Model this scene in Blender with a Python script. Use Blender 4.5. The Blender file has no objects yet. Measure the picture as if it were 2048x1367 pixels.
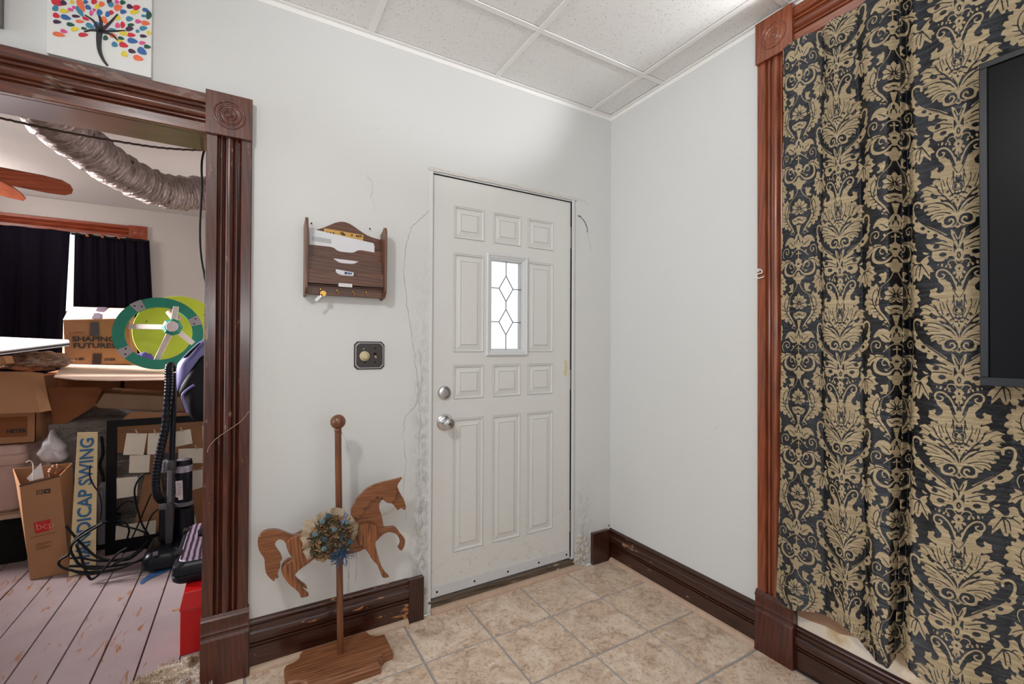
import bpy, bmesh, math, random
import numpy as np
from mathutils import Vector, Matrix
random.seed(7)
rng = np.random.default_rng(7)
SC = bpy.context.scene
COL = SC.collection

# ---------------------------------------------------------------- camera
FPX, YAW, PITCH, ROLL = 901.1, math.radians(59.5561), math.radians(.48907), math.radians(.25825)
CAM = Vector((-1.8536, -2.0039, 1.2459))
FW = Vector((math.cos(YAW)*math.cos(PITCH), math.sin(YAW)*math.cos(PITCH), math.sin(PITCH)))
_r0 = Vector((math.sin(YAW), -math.cos(YAW), 0)); _u0 = _r0.cross(FW)
RT = _r0*math.cos(ROLL)+_u0*math.sin(ROLL)
UP = -_r0*math.sin(ROLL)+_u0*math.cos(ROLL)
cd = bpy.data.cameras.new('camera'); cam = bpy.data.objects.new('camera', cd); COL.objects.link(cam)
cd.sensor_width = 36; cd.lens = FPX/2048*36; cd.clip_start = .05
M = Matrix((RT, UP, -FW)).transposed().to_4x4(); M.translation = CAM
cam.matrix_world = M
SC.camera = cam

# ---------------------------------------------------------------- world, lights, exposure
SC.view_settings.view_transform = 'Standard'; SC.view_settings.look = 'None'
SC.view_settings.gamma = 1; SC.view_settings.use_curve_mapping = False
SC.view_settings.exposure = 0.16
w = bpy.data.worlds.new('sky'); SC.world = w; w.use_nodes = True
bg = w.node_tree.nodes['Background']; bg.inputs[0].default_value = (.86, .93, 1, 1); bg.inputs[1].default_value = 1.25

def area(name, loc, target, sx, sy, power, col=(1, 1, 1), shape='RECTANGLE'):
    l = bpy.data.lights.new(name, 'AREA'); l.shape = shape; l.size = sx; l.size_y = sy; l.energy = power; l.color = col
    o = bpy.data.objects.new(name, l); COL.objects.link(o); o.location = loc
    o.rotation_euler = (Vector(target)-Vector(loc)).to_track_quat('-Z', 'Y').to_euler()
    return o
LAMP = area('ceiling_lamp_light', (-2.45, -1.55, 2.46), (-.2, -1.5, .8), .22, .22, 17, (1, .985, .97), 'DISK')
FILLF = area('front_room_fill_light', (-.9, -4.05, 1.6), (-.9, 0, 1.2), 1.8, 1.8, 14, (.97, .985, 1))  # soft fill added behind the camera; no window is modelled there
WIN2 = area('side_window_light', (-4.2, -2.95, 1.6), (0, -1.0, 1.0), 1.1, 1.5, 9, (.98, .985, 1))
SHEENL = area('curtain_sheen_light', (-4.2, -.40, 1.55), (0, -1.4, 1.4), .7, 2.0, 24, (.88, .94, 1))  # unseen light added to give the curtain its sheen
UPL = area('flash_on_ceiling', (-2.0, -2.6, 1.5), (-1.5, -1.9, 2.6), .6, .6, 9, (.97, .99, 1), 'DISK')
sl = bpy.data.lights.new('gap_above_curtain_light', 'SPOT'); sl.energy = 32; sl.spot_size = math.radians(52); sl.spot_blend = .7; sl.shadow_soft_size = .03; sl.color = (.97, .99, 1)
WIN3 = bpy.data.objects.new('gap_above_curtain_light', sl); COL.objects.link(WIN3); WIN3.location = (-.055, -1.42, 2.455)
WIN3.rotation_euler = (Vector((-.55, -.62, 2.60))-Vector(WIN3.location)).to_track_quat('-Z', 'Y').to_euler()
WIN4 = area('back_room_window_light', (-5.4, 2.35, 2.1), (-2.4, 1.95, 1.35), .8, .6, 86, (1, .95, .94)); WIN4.data.spread = math.radians(62)
FILLB = area('back_room_fill_light', (-3.9, 3.0, 2.3), (-3.4, 3.1, 2.6), .5, .5, 8, (1, .9, .86))  # added upward fill that brightens the far wall; no lamp hangs here

# ---------------------------------------------------------------- helpers
def W(px, py, ax, v):
    """world point on the plane axis=v along the line of sight of photo point (px,py)"""
    d = FW + RT*((px-1024)/FPX) - UP*((py-683.5)/FPX)
    i = 'xyz'.index(ax); t = (v-CAM[i])/d[i]
    return CAM+d*t
def WP(pts, ax, v, s=1, ox=0, oy=0):
    return [W(x/s+ox, y/s+oy, ax, v) for x, y in pts]

ORG = {}
class MB:
    def __init__(s): s.v = []; s.f = []; s.m = []
    def add(s, vs, fs, mi=0):
        n = len(s.v); s.v += [tuple(q) for q in vs]
        s.f += [tuple(i+n for i in f) for f in fs]; s.m += [mi]*len(fs)
        return s
    def box(s, x0, x1, y0, y1, z0, z1, mi=0):
        vs = [(x, y, z) for x in (x0, x1) for y in (y0, y1) for z in (z0, z1)]
        return s.add(vs, [(0, 1, 3, 2), (4, 6, 7, 5), (0, 4, 5, 1), (2, 3, 7, 6), (0, 2, 6, 4), (1, 5, 7, 3)], mi)
    def obox(s, c, ax, h, mi=0):
        c = Vector(c); a = [Vector(q).normalized()*k for q, k in zip(ax, h)]
        vs = [c+a[0]*i+a[1]*j+a[2]*k for i in (-1, 1) for j in (-1, 1) for k in (-1, 1)]
        return s.add(vs, [(0, 1, 3, 2), (4, 6, 7, 5), (0, 4, 5, 1), (2, 3, 7, 6), (0, 2, 6, 4), (1, 5, 7, 3)], mi)
    def hexa(s, b, t, mi=0):
        return s.add(list(b)+list(t), [(3, 2, 1, 0), (4, 5, 6, 7)]+[(i, (i+1) % 4, (i+1) % 4+4, i+4) for i in range(4)], mi)
    def prism(s, pts, vec, mi=0):
        n = len(pts); vec = Vector(vec); pts = [Vector(p) for p in pts]
        return s.add(pts+[p+vec for p in pts], [tuple(range(n-1, -1, -1)), tuple(range(n, 2*n))]+[(i, (i+1) % n, (i+1) % n+n, i+n) for i in range(n)], mi)
    def slab(s, pts, th, mi=0):
        pts = [Vector(p) for p in pts]
        n = (pts[1]-pts[0]).cross(pts[2]-pts[0]).normalized()
        if n.dot(CAM-pts[0]) < 0: n = -n
        return s.prism(pts, -n*th, mi)
    def tube(s, path, r, n=8, mi=0, cap=True, flat=1.0):
        P = [Vector(p) for p in path]; k = len(P)
        R = r if isinstance(r, (list, tuple)) else [r]*k
        vs = []; prev = None
        for i in range(k):
            t = (P[min(i+1, k-1)]-P[max(i-1, 0)])
            t = t.normalized() if t.length > 1e-9 else Vector((0, 0, 1))
            if prev is None:
                a = Vector((0, 0, 1)) if abs(t.z) < .9 else Vector((1, 0, 0))
                u = t.cross(a).normalized()
            else:
                u = (prev-t*prev.dot(t)).normalized()
            prev = u; w_ = t.cross(u)
            vs += [P[i]+(u*math.cos(2*math.pi*j/n)+w_*math.sin(2*math.pi*j/n)*flat)*R[i] for j in range(n)]
        fs = [(i*n+j, i*n+(j+1) % n, (i+1)*n+(j+1) % n, (i+1)*n+j) for i in range(k-1) for j in range(n)]
        if cap: fs += [tuple(range(n-1, -1, -1)), tuple((k-1)*n+j for j in range(n))]
        return s.add(vs, fs, mi)
    def lathe(s, prof, o, axis, n=24, mi=0):
        o = Vector(o); a = Vector(axis).normalized()
        b = a.cross(Vector((0, 0, 1)) if abs(a.z) < .9 else Vector((1, 0, 0))).normalized(); c = a.cross(b)
        vs = []; k = len(prof)
        for r, h in prof:
            r = max(r, 1e-5)
            vs += [o+a*h+(b*math.cos(2*math.pi*j/n)+c*math.sin(2*math.pi*j/n))*r for j in range(n)]
        fs = [(i*n+j, i*n+(j+1) % n, (i+1)*n+(j+1) % n, (i+1)*n+j) for i in range(k-1) for j in range(n)]
        fs += [tuple(range(n-1, -1, -1)), tuple((k-1)*n+j for j in range(n))]
        return s.add(vs, fs, mi)
    def grid(s, P, mi=0, closed=False):
        """P: 2-D list of points"""
        a = len(P); b = len(P[0]); vs = [q for r in P for q in r]
        return s.add(vs, [(i*b+j, i*b+j+1, (i+1)*b+j+1, (i+1)*b+j) for i in range(a-1) for j in range(b-1)], mi)
    def build(s, name, mats, parent=None, smooth=False, bevel=0, solid=0, origin=None, recalc=True, seg=2, flatshade=None):
        me = bpy.data.meshes.new(name)
        V = [Vector(q) for q in s.v]
        if parent is not None: o = ORG[parent.name]
        elif origin is not None: o = Vector(origin)
        else:
            o = Vector((sum(q.x for q in V)/len(V), sum(q.y for q in V)/len(V), min(q.z for q in V)))
        me.from_pydata([tuple(q-o) for q in V], [], s.f)
        mats = mats if isinstance(mats, (list, tuple)) else [mats]
        for m in mats: me.materials.append(m)
        if len(mats) > 1: me.polygons.foreach_set('material_index', s.m)
        if recalc:
            bm = bmesh.new(); bm.from_mesh(me); bmesh.ops.recalc_face_normals(bm, faces=bm.faces); bm.to_mesh(me); bm.free()
        if smooth:
            me.polygons.foreach_set('use_smooth', [True]*len(me.polygons))
            if smooth != 'all':
                try: me.set_sharp_from_angle(angle=math.radians(40))
                except Exception: pass
        me.update()
        ob = bpy.data.objects.new(name, me); COL.objects.link(ob)
        if parent is not None: ob.parent = parent
        else: ob.location = o
        ORG[ob.name] = o
        if solid:
            md = ob.modifiers.new('thickness', 'SOLIDIFY'); md.thickness = solid; md.offset = 0
        if bevel:
            md = ob.modifiers.new('edge', 'BEVEL'); md.width = bevel; md.segments = seg; md.limit_method = 'ANGLE'; md.angle_limit = math.radians(35)
            md.harden_normals = False
        return ob
def tag(o, label, cat, group=None, kind=None):
    o['label'] = label; o['category'] = cat
    if group: o['group'] = group
    if kind: o['kind'] = kind
    return o
def struct(o, label=None):
    o['kind'] = 'structure'
    if label: o['label'] = label
    return o
def thing(name, loc, label, cat, group=None):
    o = bpy.data.objects.new(name, None); COL.objects.link(o); o.location = loc; ORG[o.name] = Vector(loc)
    o.empty_display_size = .1
    return tag(o, label, cat, group)
def smooth_poly(pts, k=2):
    """closed Chaikin smoothing of a 2-D / 3-D outline"""
    P = [Vector(p) for p in pts]
    for _ in range(k):
        Q = []
        for i in range(len(P)):
            a, b = P[i], P[(i+1) % len(P)]
            Q += [a*.75+b*.25, a*.25+b*.75]
        P = Q
    return P
def spl(pts, n=8):
    """Catmull-Rom through points"""
    P = [Vector(p) for p in pts]; P = [P[0]*2-P[1]]+P+[P[-1]*2-P[-2]]; out = []
    for i in range(1, len(P)-2):
        for k in range(n):
            t = k/n; a, b, c, d = P[i-1:i+3]
            out.append(.5*((2*b)+(c-a)*t+(2*a-5*b+4*c-d)*t*t+(3*b-a-3*c+d)*t**3))
    out.append(P[-2]); return out
def text(s, size, origin, xd, yd, mat, name, parent, ext=.0005, sx=1.0, bold=0.0, center=False):
    cu = bpy.data.curves.new(name, 'FONT'); cu.body = s; cu.size = size; cu.extrude = ext; cu.offset = bold; cu.resolution_u = 3
    if center: cu.align_x = 'CENTER'
    t = bpy.data.objects.new('tmp_text', cu); COL.objects.link(t)
    dg = bpy.context.evaluated_depsgraph_get()
    me0 = bpy.data.meshes.new_from_object(t.evaluated_get(dg))
    xd = Vector(xd).normalized(); yd = Vector(yd).normalized(); nd = xd.cross(yd); o = Vector(origin)
    m = MB(); m.add([o+xd*q.co.x*sx+yd*q.co.y+nd*q.co.z for q in me0.vertices], [tuple(p.vertices) for p in me0.polygons])
    bpy.data.objects.remove(t); bpy.data.meshes.remove(me0); bpy.data.curves.remove(cu)
    return m.build(name, mat, parent, recalc=False)

# ---------------------------------------------------------------- materials
class NT:
    def __init__(s, name):
        s.mat = bpy.data.materials.new(name); s.mat.use_nodes = True; s.t = s.mat.node_tree
        s.b = s.t.nodes['Principled BSDF']; s.out = s.t.nodes['Material Output']
        s.tc = s.t.nodes.new('ShaderNodeTexCoord')
    def n(s, typ, **kw):
        q = s.t.nodes.new('ShaderNode'+typ)
        for k, v in kw.items(): setattr(q, k, v)
        return q
    def l(s, a, b): s.t.links.new(a, b)
    def mapping(s, scale=(1, 1, 1), rot=(0, 0, 0), src='Object', loc=(0, 0, 0)):
        m = s.n('Mapping'); m.inputs['Scale'].default_value = scale; m.inputs['Rotation'].default_value = rot; m.inputs['Location'].default_value = loc
        s.l(s.tc.outputs[src], m.inputs[0]); return m.outputs[0]
    def noise(s, vec, scale, detail=3, rough=.5, dist=0):
        q = s.n('TexNoise'); q.inputs['Scale'].default_value = scale; q.inputs['Detail'].default_value = detail
        q.inputs['Roughness'].default_value = rough; q.inputs['Distortion'].default_value = dist
        if vec is not None: s.l(vec, q.inputs['Vector'])
        return q.outputs[0]
    def vor(s, vec, scale, feat='F1'):
        q = s.n('TexVoronoi'); q.feature = feat; q.inputs['Scale'].default_value = scale; s.l(vec, q.inputs['Vector']); return q.outputs[0]
    def wave(s, vec, scale, dist=5, detail=2, dscale=1, dirn='X'):
        q = s.n('TexWave'); q.bands_direction = dirn; q.inputs['Scale'].default_value = scale; q.inputs['Distortion'].default_value = dist
        q.inputs['Detail'].default_value = detail; q.inputs['Detail Scale'].default_value = dscale; s.l(vec, q.inputs['Vector']); return q.outputs[1]
    def ramp(s, x, stops):
        q = s.n('ValToRGB'); e = q.color_ramp.elements
        while len(e) < len(stops): e.new(.5)
        for i, (p, c) in enumerate(stops):
            e[i].position = p; e[i].color = (c if len(c) == 4 else (*c, 1)) if isinstance(c, tuple) else (c, c, c, 1)
        s.l(x, q.inputs[0]); return q.outputs[0]
    def mix(s, f, a, b, mode='MIX'):
        q = s.n('Mix'); q.data_type = 'RGBA'; q.blend_type = mode
        for sock, val in ((q.inputs[0], f), (q.inputs[6], a), (q.inputs[7], b)):
            if isinstance(val, (int, float)): sock.default_value = val
            elif isinstance(val, tuple): sock.default_value = (*val[:3], 1)
            else: s.l(val, sock)
        return q.outputs[2]
    def math(s, op, a, b=0, c=None, clamp=False):
        q = s.n('Math'); q.operation = op; q.use_clamp = clamp
        for i, v in enumerate((a, b) if c is None else (a, b, c)):
            if isinstance(v, (int, float)): q.inputs[i].default_value = v
            else: s.l(v, q.inputs[i])
        return q.outputs[0]
    def sep(s, vec):
        q = s.n('SeparateXYZ'); s.l(vec, q.inputs[0]); return q.outputs
    def bump(s, h, strength=.3, dist=.002):
        q = s.n('Bump'); q.inputs['Strength'].default_value = strength; q.inputs['Distance'].default_value = dist
        s.l(h, q.inputs['Height']); s.l(q.outputs[0], s.b.inputs['Normal']); return q
    def set(s, color=None, rough=None, metal=None, spec=None, coat=None, trans=None, alpha=None, sheen=None):
        for k, v in (('Base Color', color), ('Roughness', rough), ('Metallic', metal), ('Specular IOR Level', spec), ('Coat Weight', coat), ('Transmission Weight', trans), ('Alpha', alpha), ('Sheen Weight', sheen)):
            if v is None: continue
            if isinstance(v, (int, float)): s.b.inputs[k].default_value = v
            elif isinstance(v, tuple): s.b.inputs[k].default_value = (*v[:3], 1)
            else: s.l(v, s.b.inputs[k])
        return s
def srgb(r, g, b):
    f = lambda c: (c/255/12.92) if c/255 <= .04045 else ((c/255+.055)/1.055)**2.4
    return (f(r), f(g), f(b))
def mul(c, k): return tuple(min(1, q*k) for q in c)
def plain(name, c, rough=.5, metal=0, var=.12, scale=30, bump=.1, **kw):
    m = NT(name); v = m.mapping(); nz = m.noise(v, scale, 4)
    m.set(m.mix(nz, mul(c, 1-var), mul(c, 1+var)), rough, metal, **kw)
    if bump: m.bump(m.noise(v, scale*4, 3), bump, .001)
    return m.mat
def wood(name, dark, light, axis='z', rough=.35, coat=.3, scale=1.0, wear=None, wearamt=.0, fig=4.0, gw=.15, spec=.5, bump=.15):
    m = NT(name)
    st = {'x': (.08, 1, 1), 'y': (1, .08, 1), 'z': (1, 1, .08)}[axis]
    v = m.mapping(tuple(q*scale for q in st))
    n1 = m.noise(v, 60, 6, .65, .6); wv = m.wave(v, 34, fig, 3, 1.5, 'DIAGONAL')
    f = m.math('ADD', m.math('MULTIPLY', n1, 1-gw), m.math('MULTIPLY', wv, gw))
    col = m.ramp(f, [(.30, dark), (.68, light)])
    v2 = m.mapping()
    if wearamt > 0:
        wn = m.noise(m.mapping(tuple(.35 if q < 1 else 1.3 for q in st)), 34, 6, .65, .5)
        big = m.noise(v2, 5, 3)
        msk = m.ramp(m.math('ADD', wn, m.math('MULTIPLY', big, .5)), [(1.0-wearamt, 0.0), (1.03-wearamt, 1.0)])
        col = m.mix(msk, col, wear)
        m.set(rough=m.mix(msk, (rough,)*3, (.7,)*3))
    else: m.set(rough=rough)
    m.set(col, coat=coat, spec=spec); m.b.inputs['Coat Roughness'].default_value = .18
    m.bump(m.math('ADD', n1, m.noise(v2, 14, 3)), bump, .002)
    return m.mat

def wall_mat(name, base, dirt=.5, seed=0.0, doorx=None):
    m = NT(name); g = m.mapping(src='Object', loc=(seed, 0, 0))
    big = m.noise(g, 1.3, 4, .6)
    col = m.mix(big, mul(base, .955), mul(base, 1.03))
    # rubbed marks: small, sparse, grey
    sm = m.ramp(m.noise(m.mapping((3, 3, 9), loc=(seed, 1, 0)), 4, 8, .72, 1.5), [(.63, 0.0), (.74, 1.0)])
    sm2 = m.ramp(m.noise(g, 2.3, 3), [(.45, 0.0), (.62, 1.0)])
    col = m.mix(m.math('MULTIPLY', m.math('MULTIPLY', sm, sm2), .42*dirt), col, mul(base, .62))
    sp = m.ramp(m.vor(g, 13), [(.02, 1.0), (.035, 0.0)])
    sk = m.ramp(m.noise(g, 7, 2), [(.6, 0.0), (.66, 1.0)])
    col = m.mix(m.math('MULTIPLY', m.math('MULTIPLY', sp, sk), .6*dirt), col, mul(base, .4))
    if doorx is not None:
        x, y, z = m.sep(m.tc.outputs['Object'])
        for (cx, wd, z0, z1, a) in doorx:
            mx = m.math('SUBTRACT', 1, m.math('DIVIDE', m.math('ABSOLUTE', m.math('SUBTRACT', x, cx)), wd), clamp=True)
            mr = m.n('MapRange'); m.l(z, mr.inputs[0])
            mr.inputs[1].default_value = z1; mr.inputs[2].default_value = z0; mr.inputs[3].default_value = 1; mr.inputs[4].default_value = 0
            gr = m.ramp(m.noise(m.mapping((1, 1, .6)), 38, 9, .75, .8), [(.42, 0.0), (.62, 1.0)])
            col = m.mix(m.math('MULTIPLY', m.math('MULTIPLY', mx, mr.outputs[0]), m.math('MULTIPLY', gr, a)), col, mul(base, .42))
    m.set(col, .55, spec=.35)
    bz = m.math('ADD', m.noise(g, 3, 3), m.math('MULTIPLY', m.noise(g, 60, 3), .12))
    m.bump(bz, .35, .012)
    return m.mat

WHITE = (.665, .67, .66)
M_WALL = wall_mat('painted plaster', WHITE, 1.0, 0, [(-1.15, .075, 1.8, .1, 1.0), (-.2, .11, .6, 0.0, .9)])
M_WALLR = wall_mat('painted plaster side', WHITE, 1.1, 3.3)
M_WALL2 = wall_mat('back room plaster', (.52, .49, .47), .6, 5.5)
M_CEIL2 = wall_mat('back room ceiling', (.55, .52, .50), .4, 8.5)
M_TRIM = wood('dark varnished trim vertical', srgb(42, 15, 9), srgb(88, 37, 21), 'z', .3, .5, wear=srgb(150, 118, 96), wearamt=.09)
M_TRIMW = wood('dark varnished trim worn', srgb(56, 24, 16), srgb(104, 55, 38), 'z', .34, .35, wear=srgb(140, 122, 112), wearamt=.13)
M_TRIMX = wood('dark varnished trim lengthwise', srgb(56, 24, 15), srgb(110, 56, 36), 'x', .3, .5, wear=srgb(126, 102, 90), wearamt=.10)
M_BASEX = wood('baseboard wood back', srgb(34, 13, 8), srgb(72, 32, 19), 'x', .3, .5, wear=srgb(180, 120, 72), wearamt=.125)
M_BASEY = wood('baseboard wood side', srgb(30, 12, 8), srgb(66, 29, 18), 'y', .3, .5, wear=srgb(150, 110, 80), wearamt=.08)
M_CASER = wood('window casing wood', srgb(100, 46, 25), srgb(146, 76, 44), 'z', .3, .5, wear=srgb(170, 120, 90), wearamt=.0)
M_CASEH = wood('window header wood', srgb(100, 46, 25), srgb(146, 76, 44), 'y', .3, .5)
M_PLINTHR = wood('plinth wood', srgb(46, 17, 9), srgb(88, 36, 19), 'z', .35, .4, wear=srgb(140, 80, 50), wearamt=.02)
M_FARTRIM = wood('far window casing wood', srgb(110, 40, 20), srgb(165, 75, 42), 'x', .35, .4)
M_QR = plain('quarter round', srgb(186, 160, 138), .5, var=.25, scale=18, bump=.2)
M_THRESH = wood('worn threshold', srgb(62, 50, 40), srgb(112, 96, 80), 'x', .6, .0, wear=srgb(190, 180, 165), wearamt=.08)
M_DARKGAP = plain('dark gap', (.012, .011, .010), .9, spec=.1)

def tile_mat():
    m = NT('vinyl floor tile'); v = m.mapping(src='Object')
    oi = m.n('ObjectInfo'); off = m.n('VectorMath'); off.operation = 'ADD'
    cx = m.n('CombineXYZ'); m.l(m.math('MULTIPLY', oi.outputs['Random'], 40), cx.inputs[0]); m.l(m.math('MULTIPLY', oi.outputs['Random'], 17), cx.inputs[1])
    m.l(v, off.inputs[0]); m.l(cx.outputs[0], off.inputs[1]); p = off.outputs[0]
    a = m.noise(p, 7, 8, .66, 1.4); b = m.noise(p, 26, 8, .7, 2.2); c = m.noise(p, 3, 3)
    col = m.ramp(a, [(.30, srgb(166, 136, 112)), (.5, srgb(208, 182, 158)), (.70, srgb(232, 214, 194))])
    col = m.mix(m.math('MULTIPLY', m.ramp(b, [(.5, 0.0), (.57, 1.0)]), .35), col, srgb(230, 218, 202))
    col = m.mix(m.math('MULTIPLY', m.ramp(b, [(.40, 1.0), (.46, 0.0)]), .45), col, srgb(128, 98, 78))
    w_ = m.noise(m.tc.outputs['Object'], 2.6, 5, .6); 
    col = m.mix(m.math('MULTIPLY', m.ramp(c, [(.52, 0.0), (.7, 1.0)]), .3), col, srgb(205, 190, 176))
    m.set(col, m.ramp(b, [(.3, .5), (.7, .34)]), spec=.45)
    m.bump(m.math('ADD', b, a), .35, .0025)
    return m.mat
M_TILE = tile_mat()
M_GROUT = plain('grey joint', srgb(146, 142, 140), .6, var=.15, scale=60)
def ceil_mat():
    m = NT('fissured ceiling panel'); v = m.mapping()
    d = m.vor(m.mapping((1, 1, 1)), 55); d2 = m.vor(m.mapping((1.3, .8, 1), rot=(0, 0, .6)), 90)
    k = m.noise(v, 30, 3)
    h1 = m.math('MULTIPLY', m.ramp(d, [(.10, 1.0), (.15, 0.0)]), m.ramp(k, [(.46, 0.0), (.52, 1.0)]))
    h2 = m.math('MULTIPLY', m.ramp(d2, [(.12, 1.0), (.17, 0.0)]), m.ramp(k, [(.52, 1.0), (.58, 0.0)]))
    h = m.math('MAXIMUM', h1, h2)
    m.set(m.mix(m.math('MULTIPLY', h, .75), m.mix(m.noise(v, 3, 2), (.80, .79, .775), (.84, .83, .815)), (.2, .19, .18)), .9, spec=.1)
    m.bump(m.math('SUBTRACT', m.math('MULTIPLY', m.noise(v, 160, 4), .15), h), .5, .002)
    return m.mat
M_CEIL = ceil_mat()
M_GRID = plain('painted ceiling grid', (.84, .83, .81), .4, var=.04)
def board_mat():
    m = NT('worn painted floor board'); v = m.mapping()
    oi = m.n('ObjectInfo'); off = m.n('VectorMath'); off.operation = 'ADD'
    cx = m.n('CombineXYZ'); m.l(m.math('MULTIPLY', oi.outputs['Random'], 30), cx.inputs[0])
    m.l(v, off.inputs[0]); m.l(cx.outputs[0], off.inputs[1]); p = off.outputs[0]
    mp = m.n('Mapping'); mp.inputs['Scale'].default_value = (3.0, .7, 1); m.l(p, mp.inputs[0])
    a = m.noise(mp.outputs[0], 9, 8, .7, .6); b = m.noise(p, 1.2, 3)
    base = m.mix(m.noise(p, 5, 4), srgb(146, 128, 130), srgb(172, 156, 158))
    msk = m.ramp(m.math('ADD', a, m.math('MULTIPLY', b, .45)), [(.85, 0.0), (.875, 1.0)])
    wd = m.mix(m.noise(mp.outputs[0], 30, 4), srgb(120, 78, 50), srgb(170, 128, 92))
    sp = m.ramp(m.noise(mp.outputs[0], 30, 6, .75), [(.635, 0.0), (.66, 1.0)])
    col = m.mix(msk, base, wd); col = m.mix(m.math('MULTIPLY', sp, .8), col, srgb(110, 72, 52))
    m.set(col, m.ramp(a, [(.3, .38), (.7, .6)]), spec=.4)
    m.bump(m.math('SUBTRACT', m.math('MULTIPLY', m.noise(mp.outputs[0], 60, 3), .3), msk), .4, .002)
    return m.mat
M_BOARD = board_mat()

def fabric_dam():
    m = NT('damask woven fabric')
    at = m.n('Attribute'); at.attribute_name = 'damask'
    msk = m.ramp(at.outputs['Fac'], [(.47, 0.0), (.53, 1.0)])
    uv = m.n('Attribute'); uv.attribute_name = 'cloth'; p = uv.outputs['Vector']
    mp = m.n('Mapping'); mp.inputs['Scale'].default_value = (9, 75, 1); m.l(p, mp.inputs[0])
    cr = m.noise(mp.outputs[0], 1.2, 5, .62, .5)
    mp2 = m.n('Mapping'); mp2.inputs['Scale'].default_value = (260, 500, 1); m.l(p, mp2.inputs[0])
    fine = m.noise(mp2.outputs[0], 1, 3, .7)
    cream = m.mix(fine, srgb(146, 128, 98), srgb(200, 180, 144))
    black = m.mix(fine, srgb(2, 2, 4), srgb(9, 9, 13))
    m.set(m.mix(msk, black, cream), m.mix(msk, (.17,)*3, (.35,)*3), spec=m.mix(msk, (.95,)*3, (.4,)*3))
    h = m.math('ADD', m.math('MULTIPLY', cr, 1.0), m.math('ADD', m.math('MULTIPLY', fine, .07), m.math('MULTIPLY', msk, .03)))
    m.bump(h, 1.0, .015); m.b.inputs['Specular Tint'].default_value = (.78, .86, 1, 1)
    return m.mat
M_DAM = fabric_dam()

# ================================================================ FRONT ROOM SHELL
HC = 2.603
OPX0, OPX1, OPZ = -3.42, -1.985, 2.03         # wide cased opening
DX0, DX1, DZ = -1.122, -.262, 2.066            # entry door opening
mb = MB()
mb.box(-4.3, OPX0, 0, .16, 0, 2.75).box(OPX0, OPX1, 0, .16, OPZ, 2.75).box(OPX1, DX0, 0, .16, 0, 2.75)
mb.box(DX0, DX1, 0, .16, DZ, 2.75).box(DX1, .12, 0, .16, 0, 2.75)
wall_back = struct(mb.build('wall_back', M_WALL, origin=(0, 0, 0)))
wall_right = struct(MB().box(0, .12, -4.3, 0, 0, 2.75).build('wall_right', M_WALLR, origin=(0, 0, 0)))
struct(MB().box(-4.42, -4.3, -4.3, .16, 0, 2.75).build('wall_left', M_WALLR, origin=(0, 0, 0)))
struct(MB().box(-4.42, .12, -4.42, -4.3, 0, 2.75).build('wall_front', M_WALLR, origin=(0, 0, 0)))

# floor with its vinyl tiles
floor = struct(MB().box(-4.3, 0, -4.3, 0.0, -.05, -.003).build('floor', M_GROUT, origin=(0, 0, 0)))
T = .3048; tx0, ty0, gj = -1.2411, -.2967, .0042
tmesh = {}
for i in range(-9, 5):
    for j in range(-13, 2):
        x0, x1, y0, y1 = tx0+i*T+gj, tx0+(i+1)*T-gj, ty0+j*T+gj, ty0+(j+1)*T-gj
        x1 = min(x1, -.001); y1 = min(y1, -.001); x0 = max(x0, -4.29); y0 = max(y0, -4.29)
        if x1-x0 < .02 or y1-y0 < .02: continue
        key = (round(x1-x0, 3), round(y1-y0, 3))
        if key not in tmesh:
            a, b = key
            q = MB().prism([(0, 0, -.003), (a, 0, -.003), (a, b, -.003), (0, b, -.003)], (0, 0, .003))
            e = .0012
            q = MB().hexa([(0, 0, -.003), (a, 0, -.003), (a, b, -.003), (0, b, -.003)], [(e, e, 0), (a-e, e, 0), (a-e, b-e, 0), (e, b-e, 0)])
            o = q.build('tile', M_TILE, floor); tmesh[key] = o.data; o.location = (x0, y0, 0)
        else:
            o = bpy.data.objects.new('tile', tmesh[key]); COL.objects.link(o); o.parent = floor; o.location = (x0, y0, 0)
# pale line inside every joint
mb = MB()
for i in range(-9, 5):
    x = tx0+i*T
    if -4.29 < x < -.01: mb.box(x-.0009, x+.0009, -4.29, -.01, -.0031, -.0016)
for j in range(-13, 2):
    y = ty0+j*T
    if -4.29 < y < -.01: mb.box(-4.29, -.01, y-.0009, y+.0009, -.0031, -.0018)
jl = mb.build('joint_line', plain('pale joint line', srgb(186, 184, 184), .5, var=.05), floor); jl['kind'] = 'stuff'

# suspended ceiling
ceiling = struct(MB().box(-4.3, 0, -4.3, 0, HC+.02, HC+.06).build('ceiling', M_CEIL, origin=(0, 0, HC)))
gx = [-.157-.6216*k for k in range(7)]; gy = [-.400-.6216*k for k in range(7)]
xs = [0]+gx+[-4.3]; ys = [0]+gy+[-4.3]
for a in range(len(xs)-1):
    for b in range(len(ys)-1):
        x1, x0, y1, y0 = xs[a]-.003, xs[a+1]+.003, ys[b]-.003, ys[b+1]+.003
        if x1-x0 < .03 or y1-y0 < .03: continue
        ti = (rng.random(4)-.5)*.003
        MB().hexa([(x0, y0, HC+.004+ti[0]), (x1, y0, HC+.004+ti[1]), (x1, y1, HC+.004+ti[2]), (x0, y1, HC+.004+ti[3])],
                  [(x0, y0, HC+.018), (x1, y0, HC+.018), (x1, y1, HC+.018), (x0, y1, HC+.018)]).build('ceiling_panel', M_CEIL, ceiling)
for x in gx: MB().box(x-.012, x+.012, -4.3, 0, HC-.002, HC+.002).build('grid_bar', M_GRID, ceiling)
for y in gy: MB().box(-4.3, 0, y-.012, y+.012, HC-.0025, HC+.0015).build('grid_bar', M_GRID, ceiling)
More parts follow.
